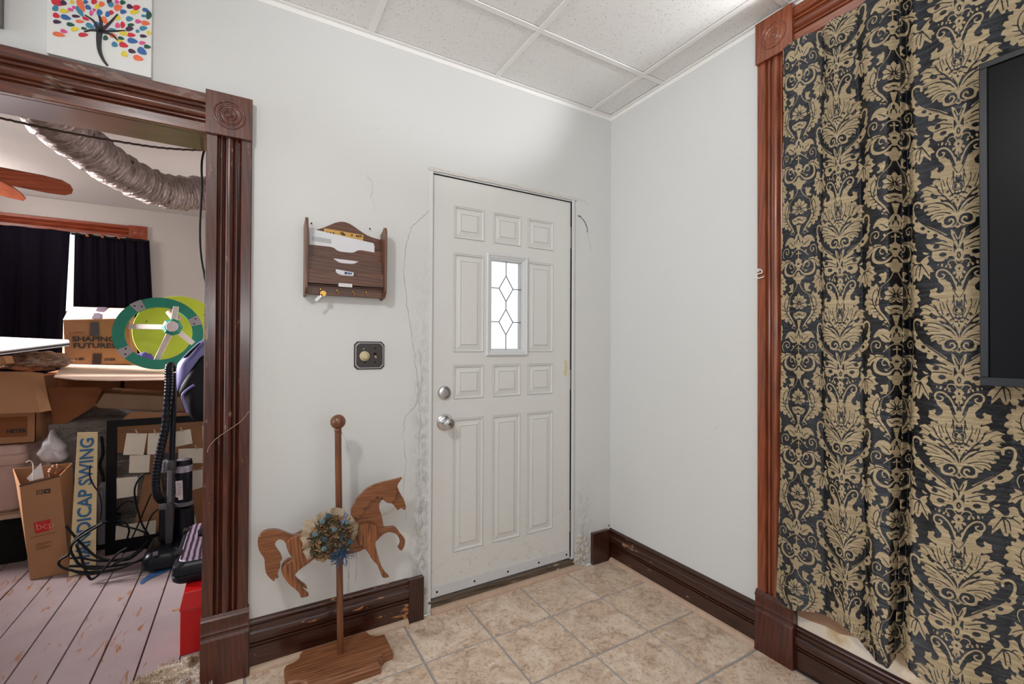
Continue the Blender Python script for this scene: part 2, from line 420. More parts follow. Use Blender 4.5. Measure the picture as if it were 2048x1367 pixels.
MB().box(-4.3, 0, -.02, 0, HC-.003, HC+.0015).box(-4.3, 0, -.0025, 0, HC-.022, HC).build('grid_bar', M_GRID, ceiling)
MB().box(-.02, 0, -4.3, -.021, HC-.003, HC+.0015).box(-.0025, 0, -4.3, -.003, HC-.022, HC).build('grid_bar', M_GRID, ceiling)

# ---- mouldings
FLUTE = [(0, 0), (0, .020), (.003, .023), (.034, .023), (.037, .019), (.038, .010), (.041, .008), (.043, .012), (.046, .019), (.049, .020), (.052, .018), (.054, .009),
         (.056, .008), (.058, .012), (.062, .018), (.068, .022), (.073, .0235), (.078, .022), (.084, .018), (.088, .012), (.090, .008), (.092, .009), (.094, .018), (.097, .020),
         (.100, .019), (.103, .012), (.105, .008), (.108, .010), (.109, .019), (.112, .023), (.143, .023), (.146, .020), (.146, 0)]
BASEP = [(0, 0), (0, .015), (.085, .016), (.089, .010), (.092, .010), (.095, .018), (.099, .018), (.102, .011), (.105, .011), (.108, .020), (.112, .022),
         (.138, .022), (.142, .020), (.147, .011), (.160, .010), (.163, .006), (.166, .011), (.172, .013), (.178, .011), (.182, .005), (.184, 0)]
def mould(prof, o, wd, dd, ln):
    o = Vector(o); wd = Vector(wd); dd = Vector(dd)
    return MB().prism([o+wd*a+dd*b for a, b in prof], ln)
def corner_block(o, u, v, nrm, size, th, mat, name='corner_block', h=None):
    """turned bull's-eye block; o = low corner on the wall"""
    o, u, v, nrm = map(Vector, (o, u, v, nrm)); h = h or size
    m = MB().prism([o, o+u*size, o+u*size+v*h, o+v*h], nrm*th)
    c = o+u*size/2+v*h/2+nrm*(th-.0005)
    m.lathe([(.052, 0), (.052, .003), (.050, .0045), (.047, .004), (.045, -.0), (.040, -.0), (.037, .003), (.034, .004), (.031, .002), (.028, .0005), (.024, .001),
             (.021, .004), (.018, .005), (.015, .003), (.012, .001), (.009, .003), (.006, .006), (.003, .007), (0, .0072)], c, nrm, 40)
    return struct(m.build(name, mat, smooth=True, bevel=.0012))

# cased opening: side casing, head casing, blocks, plinth, jamb lining
CX = -1.989
struct(mould(FLUTE, (CX, 0, .255), (1, 0, 0), (0, -1, 0), (0, 0, 1.764)).build('trim_1', M_TRIM, smooth=True), 'fluted dark varnished casing right of the wide opening')
struct(mould(FLUTE, (CX-.001, 0, 2.019), (0, 0, 1), (0, -1, 0), (-1.439, 0, 0)).build('trim_2', M_TRIMX, smooth=True), 'fluted head casing over the wide opening')
MB().tube(spl(WP([(414, 904), (420, 890), (436, 874), (462, 856), (484, 840), (498, 822)], 'y', -.0245), 5), .0011, 5).build('scratch', plain('pale scratch', srgb(170, 140, 122), .6), bpy.data.objects['trim_1'])
corner_block((CX-.002, 0, 2.018), (1, 0, 0), (0, 0, 1), (0, -1, 0), .148, .036, M_TRIMW, 'trim_3', .157)
corner_block((CX-.02-1.42-.146, 0, 2.018), (1, 0, 0), (0, 0, 1), (0, -1, 0), .148, .036, M_TRIMW, 'trim_4', .157)
struct(mould(FLUTE, (CX-1.42-.166, 0, .255), (1, 0, 0), (0, -1, 0), (0, 0, 1.764)).build('trim_5', M_TRIM, smooth=True))
PL = [(0, 0), (0, .036), (.168, .036), (.172, .033), (.178, .029), (.186, .029), (.192, .034), (.198, .030), (.225, .030), (.232, .034), (.240, .034), (.246, .028), (.255, .024), (.255, 0)]
def plinth(o, u, nrm, width, mat, name, h=.255):
    o = Vector(o); u = Vector(u); nrm = Vector(nrm); k = h/.255
    return struct(MB().prism([o+Vector((0, 0, a*k))+nrm*b for a, b in PL], u*width).build(name, mat, smooth=True, bevel=.001))
plinth((CX-.002, 0, 0), (1, 0, 0), (0, -1, 0), .152, M_PLINTHR, 'trim_6')
plinth((CX-1.588, 0, 0), (1, 0, 0), (0, -1, 0), .152, M_PLINTHR, 'trim_7')
mb = MB().box(OPX1-.004, OPX1+.004, -.002, .165, 0, OPZ).box(OPX0, OPX1, -.002, .165, OPZ-.012, OPZ+.004).box(OPX0-.004, OPX0+.004, -.002, .165, 0, OPZ)
struct(mb.build('trim_8', M_TRIMX), 'dark jamb lining inside the wide opening')

# baseboards
def baseb(o, ln, nrm, mat, name, h=.184):
    k = h/.184; o = Vector(o); nrm = Vector(nrm)
    return struct(MB().prism([o+Vector((0, 0, a*k))+nrm*b for a, b in BASEP], ln).build(name, mat, smooth=True))
baseb((-1.837, 0, 0), (.618, 0, 0), (0, -1, 0), M_BASEX, 'baseboard_back', .194)
mb = MB().box(-1.219, -1.150, -.026, 0, 0, .193)
for k in range(7): mb.box(-1.214+k*.0095, -1.2095+k*.0095, -.0285, -.02, 0, .190)
struct(mb.build('trim_9', M_BASEX, bevel=.001), 'short fluted block ending the baseboard beside the door')
mb = MB().box(-.147, -.024, -.022, 0, 0, .178)
for k in range(8): mb.box(-.142+k*.0145, -.1375+k*.0145, -.0235, -.02, 0, .176)
struct(mb.build('trim_10', M_BASEX, bevel=.001), 'short fluted block between the door and the corner')
baseb((0, -.004, 0), (0, -.896, 0), (-1, 0, 0), M_BASEY, 'baseboard_right', .178)
baseb((0, -1.052, 0), (0, -1.35, 0), (-1, 0, 0), M_BASEY, 'baseboard_right', .166)
plinth((0, -.899, 0), (0, -1, 0), (-1, 0, 0), .152, M_PLINTHR, 'trim_11', .245)
def qround(a, b, nrm, r, name):
    a = Vector(a); n = Vector(nrm)
    P = [a]+[a+n*r*math.cos(t)+Vector((0, 0, r*math.sin(t))) for t in [k*math.pi/16 for k in range(9)]]
    return struct(MB().prism(P, Vector(b)-a).build(name, M_QR, smooth=True))
qround((-1.836, -.015, 0), (-1.222, -.015, 0), (0, -1, 0), .021, 'trim_12')
qround((-.016, -.03, 0), (-.016, -.898, 0), (-1, 0, 0), .021, 'trim_13')
qround((DX0+.012, -.0, 0), (DX1+.02, -.0, 0), (0, -1, 0), .024, 'trim_14')

# window casing on the right wall (behind the curtain)
struct(mould(FLUTE, (0, -.903, .245), (0, -1, 0), (-1, 0, 0), (0, 0, 2.175)).build('trim_15', M_CASER, smooth=True), 'reddish fluted window casing beside the curtain')
corner_block((0, -1.051, 2.419), (0, 1, 0), (0, 0, 1), (-1, 0, 0), .148, .036, M_CASER, 'trim_16', .170)
struct(mould(FLUTE, (0, -1.051, 2.432), (0, 0, 1), (-1, 0, 0), (0, -1.35, 0)).build('trim_17', M_CASEH, smooth=True), 'reddish fluted head casing above the curtain')
corner_block((0, -2.549, 2.419), (0, 1, 0), (0, 0, 1), (-1, 0, 0), .148, .036, M_CASER, 'trim_18', .170)
struct(mould(FLUTE, (0, -2.402, .245), (0, -1, 0), (-1, 0, 0), (0, 0, 2.175)).build('trim_19', M_CASER, smooth=True))
plinth((0, -2.400, 0), (0, -1, 0), (-1, 0, 0), .152, M_PLINTHR, 'trim_20', .245)
# torn wallpaper and bare plaster under the curtain hem
m_ = NT('stained bare plaster'); v_ = m_.mapping()
m_.set(m_.ramp(m_.noise(v_, 9, 6, .6), [(.35, srgb(196, 168, 130)), (.5, srgb(226, 214, 196)), (.65, srgb(212, 208, 204))]), .7); M_STAIN = m_.mat
MB().prism([(-.0005, -1.052, .166), (-.0005, -2.4, .166), (-.0005, -2.4, .60), (-.0005, -1.052, .60)], (-.0012, 0, 0)).build('bare_plaster', M_STAIN, wall_right)
pts = [(-1.055, .30), (-1.055, .205), (-1.10, .208), (-1.15, .216), (-1.20, .214), (-1.235, .226), (-1.30, .235), (-1.32, .30)]
MB().prism([(-.0018, a, b) for a, b in pts], (-.0012, 0, 0)).build('torn_wallpaper', plain('old brown wallpaper', srgb(156, 122, 96), .8, var=.2, scale=12), wall_right)

# plaster cracks and knocks on the back wall
def crack(pts, ax, v, r=.0009, nm='crack', par=wall_back, mat=None):
    P = WP(pts, ax, v); Q = []
    for i in range(len(P)-1):
        for k in range(6):
            t = k/6; q = P[i].lerp(P[i+1], t); j = Vector((rng.normal(), rng.normal(), rng.normal()))*.0022
            j['xyz'.index(ax)] = 0; Q.append(q+j)
    Q.append(P[-1])
    rr = [r*(.35+rng.random()*.9) for _ in Q]; rr[0] = rr[-1] = r*.2
    return MB().tube(Q, rr, 4).build(nm, mat or M_CRACK, par)
M_CRACK = plain('dark plaster crack', srgb(120, 116, 110), .9)
crack([(860, 420), (840, 438), (822, 455), (812, 490), (808, 540), (812, 600), (822, 660), (830, 720), (838, 780), (832, 810), (812, 830), (805, 870)], 'y', -.0002, .0008)
crack([(838, 700), (845, 760), (838, 800), (842, 850), (836, 920), (842, 980), (838, 1060)], 'y', -.0002, .0006)
crack([(805, 870), (812, 920), (806, 985), (812, 1040)], 'y', -.0002, .0006)
crack([(1155, 430), (1162, 434), (1170, 444), (1174, 452), (1175, 466)], 'y', -.001, .0026, mat=M_DARKGAP)
crack([(1175, 466), (1178, 480), (1181, 500)], 'y', -.0002, .0007)
crack([(1156, 398), (1168, 402), (1178, 412)], 'y', -.0002, .0006)
crack([(735, 350), (745, 368), (742, 395), (752, 420)], 'y', -.0002, .0005)
M_CHIP = plain('chipped plaster', srgb(104, 98, 92), .9, var=.3, scale=90)
for (x, y, s) in ((1222, 1044, .007), (1218, 1050, .006), (1223, 1036, .005), (1225, 1053, .006)):
    q = W(x, y, 'y', -.001); MB().lathe([(s, 0), (s*.7, .002), (0, .0025)], q, (0, -1, 0), 7).build('chip', M_CHIP, wall_back)
q = W(1427, 850, 'x', -.0005)
MB().lathe([(.019, 0), (.018, .0012), (.013, .0012), (.012, .0004), (.004, .0004), (.003, .002), (0, .002)], q, (-1, 0, 0), 20).build('plaster_patch', M_WALLR, wall_right)
# ragged plaster lip over the door
top = []
xsn = np.linspace(DX0-.012, DX1+.01, 46)
for i, x in enumerate(xsn): top.append((x, -.0035-.002*rng.random(), DZ+.010+.006*math.sin(i*.9)*rng.random()+.004*rng.random()))
bot = [(x, -.0035, DZ-.004+.003*rng.random()) for x in xsn[::-1]]
MB().prism([Vector(p) for p in top+bot], (0, .005, 0)).build('plaster_lip', plain('ragged plaster edge', srgb(205, 202, 196), .7, var=.1, scale=60, bump=.8), wall_back)

# white hook and bent nail on the casing
h = thing('wall_hook', W(1521, 548, 'x', -.025), 'small white bent hook on the reddish window casing', 'hook')
P = [W(x, y, 'x', -.032) for x, y in ((1515, 540), (1519, 538), (1524, 541), (1523, 546), (1517, 547), (1513, 551), (1517, 556), (1528, 553))]
MB().tube(spl(P, 4), .0022, 6).build('hook_wire', plain('white hook', (.8, .8, .8), .4), h, smooth=True)
MB().lathe([(.006, 0), (.006, .004), (.003, .006)], (-.023, P[0].y, P[0].z), (-1, 0, 0), 10).build('screw', M_GRID, h)

# ================================================================ ENTRY DOOR
def door_mat():
    m = NT('dirty white painted steel'); g = m.mapping()
    col = m.mix(m.noise(g, 1.5, 4), (.655, .655, .635), (.72, .72, .70))
    x, y, z = m.sep(m.tc.outputs['Object'])
    def band(axis, c, wd):
        return m.math('SUBTRACT', 1, m.math('DIVIDE', m.math('ABSOLUTE', m.math('SUBTRACT', axis, c)), wd), clamp=True)
    gr = m.ramp(m.noise(m.mapping((1, 1, .7)), 22, 9, .78, .5), [(.44, 0.0), (.68, 1.0)])
    e = m.math('MULTIPLY', band(x, -1.10, .16), band(z, .95, .95))
    col = m.mix(m.math('MULTIPLY', m.math('MULTIPLY', gr, e), 1.0), col, (.30, .28, .25))
    e2 = m.math('MULTIPLY', band(z, .06, .45), m.ramp(m.noise(m.mapping((1, 1, 1.6)), 26, 8, .75, 1), [(.55, 0.0), (.68, 1.0)]))
    col = m.mix(m.math('MULTIPLY', e2, .5), col, (.34, .31, .28))
    sk = m.ramp(m.noise(m.mapping((5, 1, 2)), 12, 7, .72, 1.5), [(.68, 0.0), (.73, 1.0)])
    col = m.mix(m.math('MULTIPLY', sk, .35), col, (.4, .38, .35))
    m.set(col, .42, spec=.45); m.bump(m.noise(m.mapping((9, 1, 1)), 30, 4), .12, .002); return m.mat
M_DOOR = door_mat()
door = struct(MB().box(-1.106, -.292, .016, .052, .072, 2.052).build('door_1', M_DOOR, origin=(-1.1, .03, .07)), 'white nine-panel entry door with a leaded glass lite')
CXs = [(-.998, -.833), (-.784, -.617), (-.576, -.409)]
ZR = [(.252, .893), (.986, 1.152), (1.213, 1.694), (1.765, 1.923)]
LX0, LX1, LZ0, LZ1 = -.822, -.580, 1.197, 1.712
# face skin with panel cut-outs
xsd = sorted({-1.106, -.292}|{v for c in CXs for v in c}|{LX0, LX1}); zsd = sorted({.072, 2.052}|{v for c in ZR for v in c}|{LZ0, LZ1})
def inpanel(xc, zc):
    if LX0 < xc < LX1 and LZ0 < zc < LZ1: return True
    for ci, (a, b) in enumerate(CXs):
        if a < xc < b:
            for ri, (c, d) in enumerate(ZR):
                if c < zc < d and not (ci == 1 and ri == 2): return True
    return False
YF = .010
mb = MB()
for i in range(len(xsd)-1):
    for j in range(len(zsd)-1):
        a, b, c, d = xsd[i], xsd[i+1], zsd[j], zsd[j+1]
        if not inpanel((a+b)/2, (c+d)/2): mb.add([(a, YF, c), (b, YF, c), (b, YF, d), (a, YF, d)], [(0, 1, 2, 3)])
bm_ = mb
for (x, z0, z1) in ((-1.106, .072, 2.052), (-.292, .072, 2.052)): mb.add([(x, YF, z0), (x, .017, z0), (x, .017, z1), (x, YF, z1)], [(0, 1, 2, 3)])
for z in (.072, 2.052): mb.add([(-1.106, YF, z), (-.292, YF, z), (-.292, .017, z), (-1.106, .017, z)], [(0, 1, 2, 3)])
mb.build('door_skin', M_DOOR, door)
def door_panel(x0, x1, z0, z1):
    def ring(i, y): return [(x0+i, y, z0+i), (x1-i, y, z0+i), (x1-i, y, z1-i), (x0+i, y, z1-i)]
    R = [(0, YF), (.001, YF+.003), (.003, YF+.003), (.004, YF-.0035), (.008, YF-.003), (.011, YF+.0055), (.014, YF+.0055), (.036, YF-.001), (.037, YF+.0025), (.0385, YF+.0025), (.0395, YF-.002), (.042, YF-.002)]
    vs = []; fs = []
    for i, y in R: vs += ring(i, y)
    for k in range(len(R)-1): fs += [(k*4+j, k*4+(j+1) % 4, (k+1)*4+(j+1) % 4, (k+1)*4+j) for j in range(4)]
    n = len(R)-1; fs.append((n*4, n*4+1, n*4+2, n*4+3))
    MB().add(vs, fs).build('panel', M_DOOR, door)
for ci, (a, b) in enumerate(CXs):
    for ri, (c, d) in enumerate(ZR):
        if not (ci == 1 and ri == 2): door_panel(a, b, c, d)
# the lite: moulded frame, glass, lead cames
def frame_ring(x0, x1, z0, z1, prof, mat, name, par):
    vs = []; fs = []
    for i, y in prof: vs += [(x0+i, y, z0+i), (x1-i, y, z0+i), (x1-i, y, z1-i), (x0+i, y, z1-i)]
    for k in range(len(prof)-1): fs += [(k*4+j, k*4+(j+1) % 4, (k+1)*4+(j+1) % 4, (k+1)*4+j) for j in range(4)]
    return MB().add(vs, fs).build(name, mat, par)
M_LITE = plain('white lite frame', (.66, .67, .68), .35, var=.03)
frame_ring(LX0, LX1, LZ0, LZ1, [(-.002, YF+.001), (-.002, YF-.009), (.004, YF-.014), (.010, YF-.013), (.013, YF-.009), (.020, YF-.008), (.022, YF-.004), (.029, YF-.002), (.031, YF+.012), (.034, YF+.014)], M_LITE, 'lite_frame', door)
gx0, gx1, gz0, gz1 = LX0+.031, LX1-.031, LZ0+.031, LZ1-.031
m_ = NT('bright frosted lite glass'); m_.set((.97, .985, 1.0), .12, trans=.9); m_.b.inputs['IOR'].default_value = 1.02
M_GLASS = m_.mat
# cut the slab where the glass sits so daylight comes through
bm = bmesh.new(); bm.from_mesh(door.data)
bmesh.ops.delete(bm, geom=list(bm.faces), context='FACES_ONLY'); bm.to_mesh(door.data); bm.free()
S = MB()
for (a, b, c, d) in ((-1.106, gx0, .072, 2.052), (gx1, -.292, .072, 2.052), (gx0, gx1, .072, gz0), (gx0, gx1, gz1, 2.052)): S.box(a, b, .0175, .052, c, d)
me = bpy.data.meshes.new('door_slab'); me.from_pydata([tuple(Vector(q)-ORG[door.name]) for q in S.v], [], S.f); me.materials.append(M_DOOR); door.data = me
cxm = (gx0+gx1)/2; hg = gz1-gz0
zz = [gz0+hg*t for t in (.165, .31, .455, .50, .545, .69, .835)]
M_LEAD = plain('dark lead came', srgb(92, 90, 88), .4, metal=.6, var=.1)
dw = (gx1-gx0)*.23
P = dict(t=(cxm, zz[5]+hg*.145), ul=(cxm-dw, zz[5]), ur=(cxm+dw, zz[5]), um=(cxm, zz[4]), lm=(cxm, zz[2]), ll=(cxm-dw, zz[1]), lr=(cxm+dw, zz[1]), b=(cxm, zz[0]))
def came(a, b):
    A = Vector((a[0], .0205, a[1])); B = Vector((b[0], .0205, b[1]))
    MB().tube([A, B], .0021, 6).build('lead_came', M_LEAD, door)
for a, b in (((cxm, gz1), P['t']), (P['t'], P['ul']), (P['t'], P['ur']), (P['ul'], P['um']), (P['ur'], P['um']), (P['um'], P['lm']), (P['lm'], P['ll']), (P['lm'], P['lr']),
             (P['ll'], P['b']), (P['lr'], P['b']), (P['b'], (cxm, gz0)), ((gx0, zz[5]), P['ul']), (P['ur'], (gx1, zz[5])), ((gx0, zz[1]), P['ll']), (P['lr'], (gx1, zz[1]))): came(a, b)
def pane(pts): MB().prism([(x, .021, z) for x, z in pts], (0, .004, 0)).build('pane', M_GLASS, door)
pane([P['t'], P['ul'], P['um'], P['ur']]); pane([P['lm'], P['ll'], P['b'], P['lr']])
for s, g in ((-1, gx0), (1, gx1)):
    u = P['ul'] if s < 0 else P['ur']; l = P['ll'] if s < 0 else P['lr']
    pane([(g, gz1), (cxm, gz1), P['t'], u, (g, zz[5])])
    pane([(g, zz[5]), u, P['um'], P['lm'], l, (g, zz[1])])
    pane([(g, zz[1]), l, P['b'], (cxm, gz0), (g, gz0)])
# hardware
M_CHROME = plain('satin steel', (.62, .62, .63), .22, metal=1, var=.05)
c = W(890, 844, 'y', .005); c.y = YF
k = MB().lathe([(.040, 0), (.040, .003), (.035, .008), (.026, .012), (.015, .014), (.012, .030), (.014, .036), (.022, .042), (.027, .050), (.027, .058), (.023, .064), (.010, .066), (0, .066)], c, (0, -1, 0), 32).build('door_knob', M_CHROME, door, smooth=True)
MB().lathe([(.007, 0), (.007, .003), (.003, .004)], c+Vector((0, -.066, 0)), (0, -1, 0), 14).build('lock_button', M_LEAD, k)
c = W(889, 785, 'y', .005); c.y = YF
k = MB().lathe([(.033, 0), (.033, .004), (.029, .011), (.020, .013), (.012, .013)], c, (0, -1, 0), 32).build('deadbolt', M_CHROME, door, smooth=True)
MB().obox(c+Vector((0, -.018, 0)), ((1, 0, -.25), (0, 1, 0), (.25, 0, 1)), (.015, .006, .004)).build('thumb_turn', M_CHROME, k, bevel=.002)
M_HINGE = plain('painted worn hinge', srgb(150, 142, 128), .5, metal=.3, var=.3, scale=120)
for (z0, z1) in ((1.795, 1.913), (1.003, 1.112), (.212, .329)):
    m = MB().box(-.292, -.270, .006, .010, z0, z1)
    for q in range(5):
        a = z0+(z1-z0)*q/5; m.lathe([(.0055, 0), (.0055, (z1-z0)/5-.002)], (-.285, .003, a+.001), (0, 0, 1), 10)
    m.build('hinge', M_HINGE, door)
# sweep along the foot with its screws
sw = MB().hexa([(-1.106, YF-.004, .066), (-.294, YF-.004, .066), (-.294, YF, .066), (-1.106, YF, .066)], [(-1.106, YF-.003, .112), (-.294, YF-.003, .112), (-.294, YF, .112), (-1.106, YF, .112)]).build('door_sweep', plain('aluminium sweep', (.60, .61, .63), .4, var=.05), door)
for x in (-1.075, -.88, -.69, -.50, -.315):
    MB().lathe([(.0055, 0), (.004, .0025), (0, .003)], (x, YF-.0035, .088), (0, -1, 0), 8).build('screw', M_DARKGAP, sw)
pts = WP([(1128, 722), (1133, 720), (1135, 735), (1133, 750), (1129, 752), (1127, 742), (1130, 735)], 'y', YF)
MB().prism(pts, (0, -.001, 0)).build('tape_residue', plain('yellowed tape', srgb(206, 196, 160), .5), door)
# frame round the door
fm = MB().box(DX0, -1.108, -.002, .12, .0, DZ).box(-.2885, DX1, .004, .12, .0, DZ).box(-.2885, DX1-.012, -.003, .004, .06, DZ).box(-1.108, -.2885, .004, .12, 2.056, DZ)
struct(fm.build('trim_21', M_LITE, bevel=.0015), 'white painted jamb and head of the entry door')
struct(MB().box(-.2905, -.2885, .002, .02, .07, 2.055).box(-1.109, -1.1065, .002, .02, .07, 2.055).box(-1.106, -.292, .004, .02, 2.0525, 2.0555).build('trim_22', M_DARKGAP), 'dark gap round the entry door')
struct(MB().box(DX0, DX1, .0, .14, .0, .045).box(DX0, DX1, -.004, .05, .045, .058).build('trim_23', M_THRESH, bevel=.004), 'worn wooden threshold under the entry door')
# crumbling plaster at the right foot of the door
P = [(-.262, -.002, .0), (-.262, -.002, .30), (-.235, -.002, .34), (-.20, -.002, .28), (-.17, -.002, .16), (-.155, -.002, .03), (-.19, -.002, .01)]
mb = MB()
for k in range(26):
    x = -.258+.10*rng.random(); z = .01+.16*rng.random()**1.6; s = .008+.012*rng.random()
    mb.lathe([(s, 0), (s*.8, .004), (s*.3, .007), (0, .0075)], (x, .0, z), (rng.normal()*.3, -1, rng.normal()*.3), 7)
cr = mb.build('crumbled_plaster', plain('crumbled plaster', srgb(196, 190, 182), .9, var=.25, scale=50, bump=1), wall_back); cr['kind'] = 'stuff'

# ================================================================ DAMASK CURTAIN
def _damask():
    """signed field of one half repeat (175 x 355 mm) drawn from leaves, scrolls and flowers; >0.5 is the cream thread"""
    XA, XB, Y0, PH = 250., 718., 235., 850.
    gx_ = np.arange(XA, XB+.1, 2.6); gy_ = np.arange(Y0, Y0+PH, 2.4)
    X, Y = np.meshgrid(gx_, gy_)
    F = np.full(X.shape, -30.0)
    def sdpoly(P, dy):
        P = np.array(P, float); P[:, 1] += dy
        d = np.full(X.shape, 1e9); s = np.ones(X.shape)
        n = len(P)
        for i in range(n):
            a = P[i]; b = P[(i+1) % n]; e = b-a; wx = X-a[0]; wy = Y-a[1]
            t = np.clip((wx*e[0]+wy*e[1])/(e@e+1e-9), 0, 1)
            d = np.minimum(d, (wx-e[0]*t)**2+(wy-e[1]*t)**2)
            c = ((a[1] > Y) != (b[1] > Y)) & (X < (b[0]-a[0])*(Y-a[1])/(b[1]-a[1]+1e-12)+a[0])
            s = np.where(c, -s, s)
        return -s*np.sqrt(d)*1.0
    def stroke(P, w0, w1, dy, wm=None):
        P = [Vector((p[0], p[1], 0)) for p in P]; P = spl(P, 5) if len(P) > 2 else P
        P = np.array([(p.x, p.y+dy) for p in P]); n = len(P)
        r = np.full(X.shape, -1e9)
        for i in range(n-1):
            a = P[i]; e = P[i+1]-a; wx = X-a[0]; wy = Y-a[1]
            t = np.clip((wx*e[0]+wy*e[1])/(e@e+1e-9), 0, 1)
            u = (i+t)/(n-1)
            wd = (w0*(1-u)+w1*u) if wm is None else np.where(u < .5, w0*(1-2*u)+wm*2*u, wm*(2-2*u)+w1*(2*u-1))
            r = np.maximum(r, wd/2-np.hypot(wx-e[0]*t, wy-e[1]*t))
        return r+0
    def put(fn, *a, cut=False, **k):
        nonlocal F
        for dy in (-PH, 0, PH):
            v = fn(*a, dy, **k) if fn is sdpoly else fn(a[0], a[1], a[2], dy, **k)
            F = np.minimum(F, -v) if cut else np.maximum(F, v)
    def poly(P, cut=False): put(sdpoly, P, cut=cut)
    def line(P, w0, w1=None, cut=False, wm=None): put(stroke, P, w0+(2.5 if cut else 0), (w0 if w1 is None else w1)+(2.5 if cut else 0), cut=cut, wm=wm)
    def ell(x, y, rx, ry, rot=0, cut=False):
        c, s = math.cos(rot), math.sin(rot)
        poly([(x+rx*math.cos(t)*c-ry*math.sin(t)*s, y+rx*math.cos(t)*s+ry*math.sin(t)*c) for t in np.linspace(0, 2*math.pi, 13)[:-1]], cut)
    def petal(x, y, L, wd, ang):
        dx, dy = math.sin(ang), -math.cos(ang); nx, ny = -dy, dx
        q = [(0, 0), (.25, .6), (.55, 1), (.8, .75), (1, 0), (.8, -.75), (.55, -1), (.25, -.6)]
        poly([(x+dx*L*a+nx*wd*b, y+dy*L*a+ny*wd*b) for a, b in q])
    # --- column A: rosette
    for a in (-.1, .55, 1.15, 1.8, 2.45): petal(250, 240, 82 if a < 2 else 62, 21, a)
    petal(250, 240, 95, 20, 0)
    for a in (.3, .85, 1.5, 2.1): line([(250+14*math.sin(a), 240-14*math.cos(a)), (250+60*math.sin(a), 240-60*math.cos(a))], 6, 3, cut=True)
    ell(250, 240, 8, 20, 0, True); ell(250, 240, 3, 12); line([(262, 262), (285, 280)], 5, 4, cut=True)
    poly([(250, 305), (300, 318), (322, 325), (318, 350), (292, 378), (262, 372), (250, 362)]); line([(262, 330), (280, 350), (306, 330)], 4, 4, cut=True); ell(250, 335, 12, 7, 0, True)
    poly([(250, 385), (274, 382), (266, 415), (258, 455), (250, 465)])
    # plume leaf
    poly([(282, 470), (297, 430), (318, 392), (352, 345), (366, 300), (362, 255), (368, 215), (362, 180), (372, 150), (384, 132), (402, 158), (418, 148), (432, 146), (436, 176), (455, 170), (462, 178),
          (456, 206), (476, 205), (488, 228), (468, 248), (488, 262), (496, 288), (468, 300), (482, 322), (478, 338), (448, 336), (452, 362), (434, 378), (412, 362), (412, 392), (388, 404), (372, 384), (362, 412), (340, 424), (328, 412), (312, 440), (296, 462)])
    line([(292, 462), (330, 405), (375, 345), (405, 290), (412, 235), (398, 195), (384, 180)], 5, 5, cut=True)
    line([(378, 170), (368, 210), (384, 262), (388, 300)], 4, 6, cut=True)
    for a, b in (((400, 300), (440, 285)), ((388, 328), (428, 322)), ((370, 352), (408, 352)), ((352, 378), (385, 380)), ((372, 262), (398, 275)), ((372, 295), (388, 312)), ((410, 262), (440, 245))): line([a, b], 5, 3, cut=True)
    line([(340, 170), (352, 190), (358, 225), (350, 258), (338, 250)], 5, 8)
    ell(318, 436, 10, 9); ell(332, 452, 8, 7); line([(300, 470), (318, 458)], 7, 5)
    # lily
    poly([(250, 455), (275, 478), (290, 508), (280, 535), (288, 560), (268, 590), (250, 600)]); ell(250, 500, 9, 20, 0, True); line([(262, 520), (268, 548)], 7, 5, cut=True)
    poly([(285, 520), (305, 495), (335, 484), (368, 490), (392, 515), (405, 545), (400, 556), (378, 540), (362, 548), (350, 575), (325, 590), (292, 588), (280, 575), (295, 550)])
    line([(300, 570), (325, 545), (350, 530)], 6, 4, cut=True); line([(262, 598), (300, 625), (340, 662)], 7, 7); ell(318, 622, 8, 11)
    line([(418, 668), (430, 630), (418, 592), (388, 578), (362, 592), (362, 622), (380, 634), (394, 620), (385, 606)], 6, 10)
    # finial and cartouche
    ell(250, 632, 7, 18); ell(268, 642, 9, 6); line([(250, 650), (250, 675)], 8, 8)
    poly([(250, 672), (262, 690), (285, 705), (278, 725), (290, 740), (272, 760), (262, 790), (250, 800)]); ell(256, 735, 7, 9, 0, True)
    line([(268, 790), (300, 826), (345, 832), (388, 812), (402, 775), (392, 735), (370, 715)], 10, 12, wm=26)
    line([(296, 765), (310, 735), (335, 722), (350, 742), (340, 765), (325, 762)], 9, 8); ell(322, 800, 14, 6, -.5); line([(280, 770), (320, 800)], 6, 4)
    poly([(290, 742), (310, 712), (345, 690), (385, 682), (405, 690), (448, 680), (436, 702), (452, 716), (470, 722), (458, 738), (478, 782), (452, 768), (440, 778), (420, 748), (402, 728), (370, 712), (335, 716), (312, 732), (300, 752)])
    line([(330, 704), (380, 700), (430, 730), (456, 756)], 5, 4, cut=True); line([(402, 690), (398, 704)], 5, 4, cut=True)
    line([(264, 604), (250, 604)], 6, 6)
    # bell, forked stems
    poly([(250, 805), (262, 812), (272, 838), (318, 846), (300, 868), (280, 878), (276, 900), (262, 912), (250, 914)])
    line([(262, 905), (280, 955), (318, 995), (372, 1028)], 7, 5)
    poly([(318, 985), (306, 950), (304, 915), (318, 902), (322, 915), (345, 912), (364, 924), (352, 934), (340, 950), (344, 968), (368, 975), (352, 990), (336, 982)])
    # maple leaf between the columns
    poly([(562, 826), (540, 838), (548, 866), (532, 888), (556, 905), (578, 946), (552, 944), (556, 1002), (528, 968), (512, 948), (500, 985), (490, 1000), (474, 996), (470, 968), (452, 1000), (430, 998), (418, 976), (430, 952), (402, 962),
          (392, 950), (408, 925), (372, 908), (392, 895), (404, 872), (390, 862), (418, 840), (428, 806), (446, 798), (474, 812), (466, 836), (472, 860), (492, 868), (514, 842), (540, 826)])
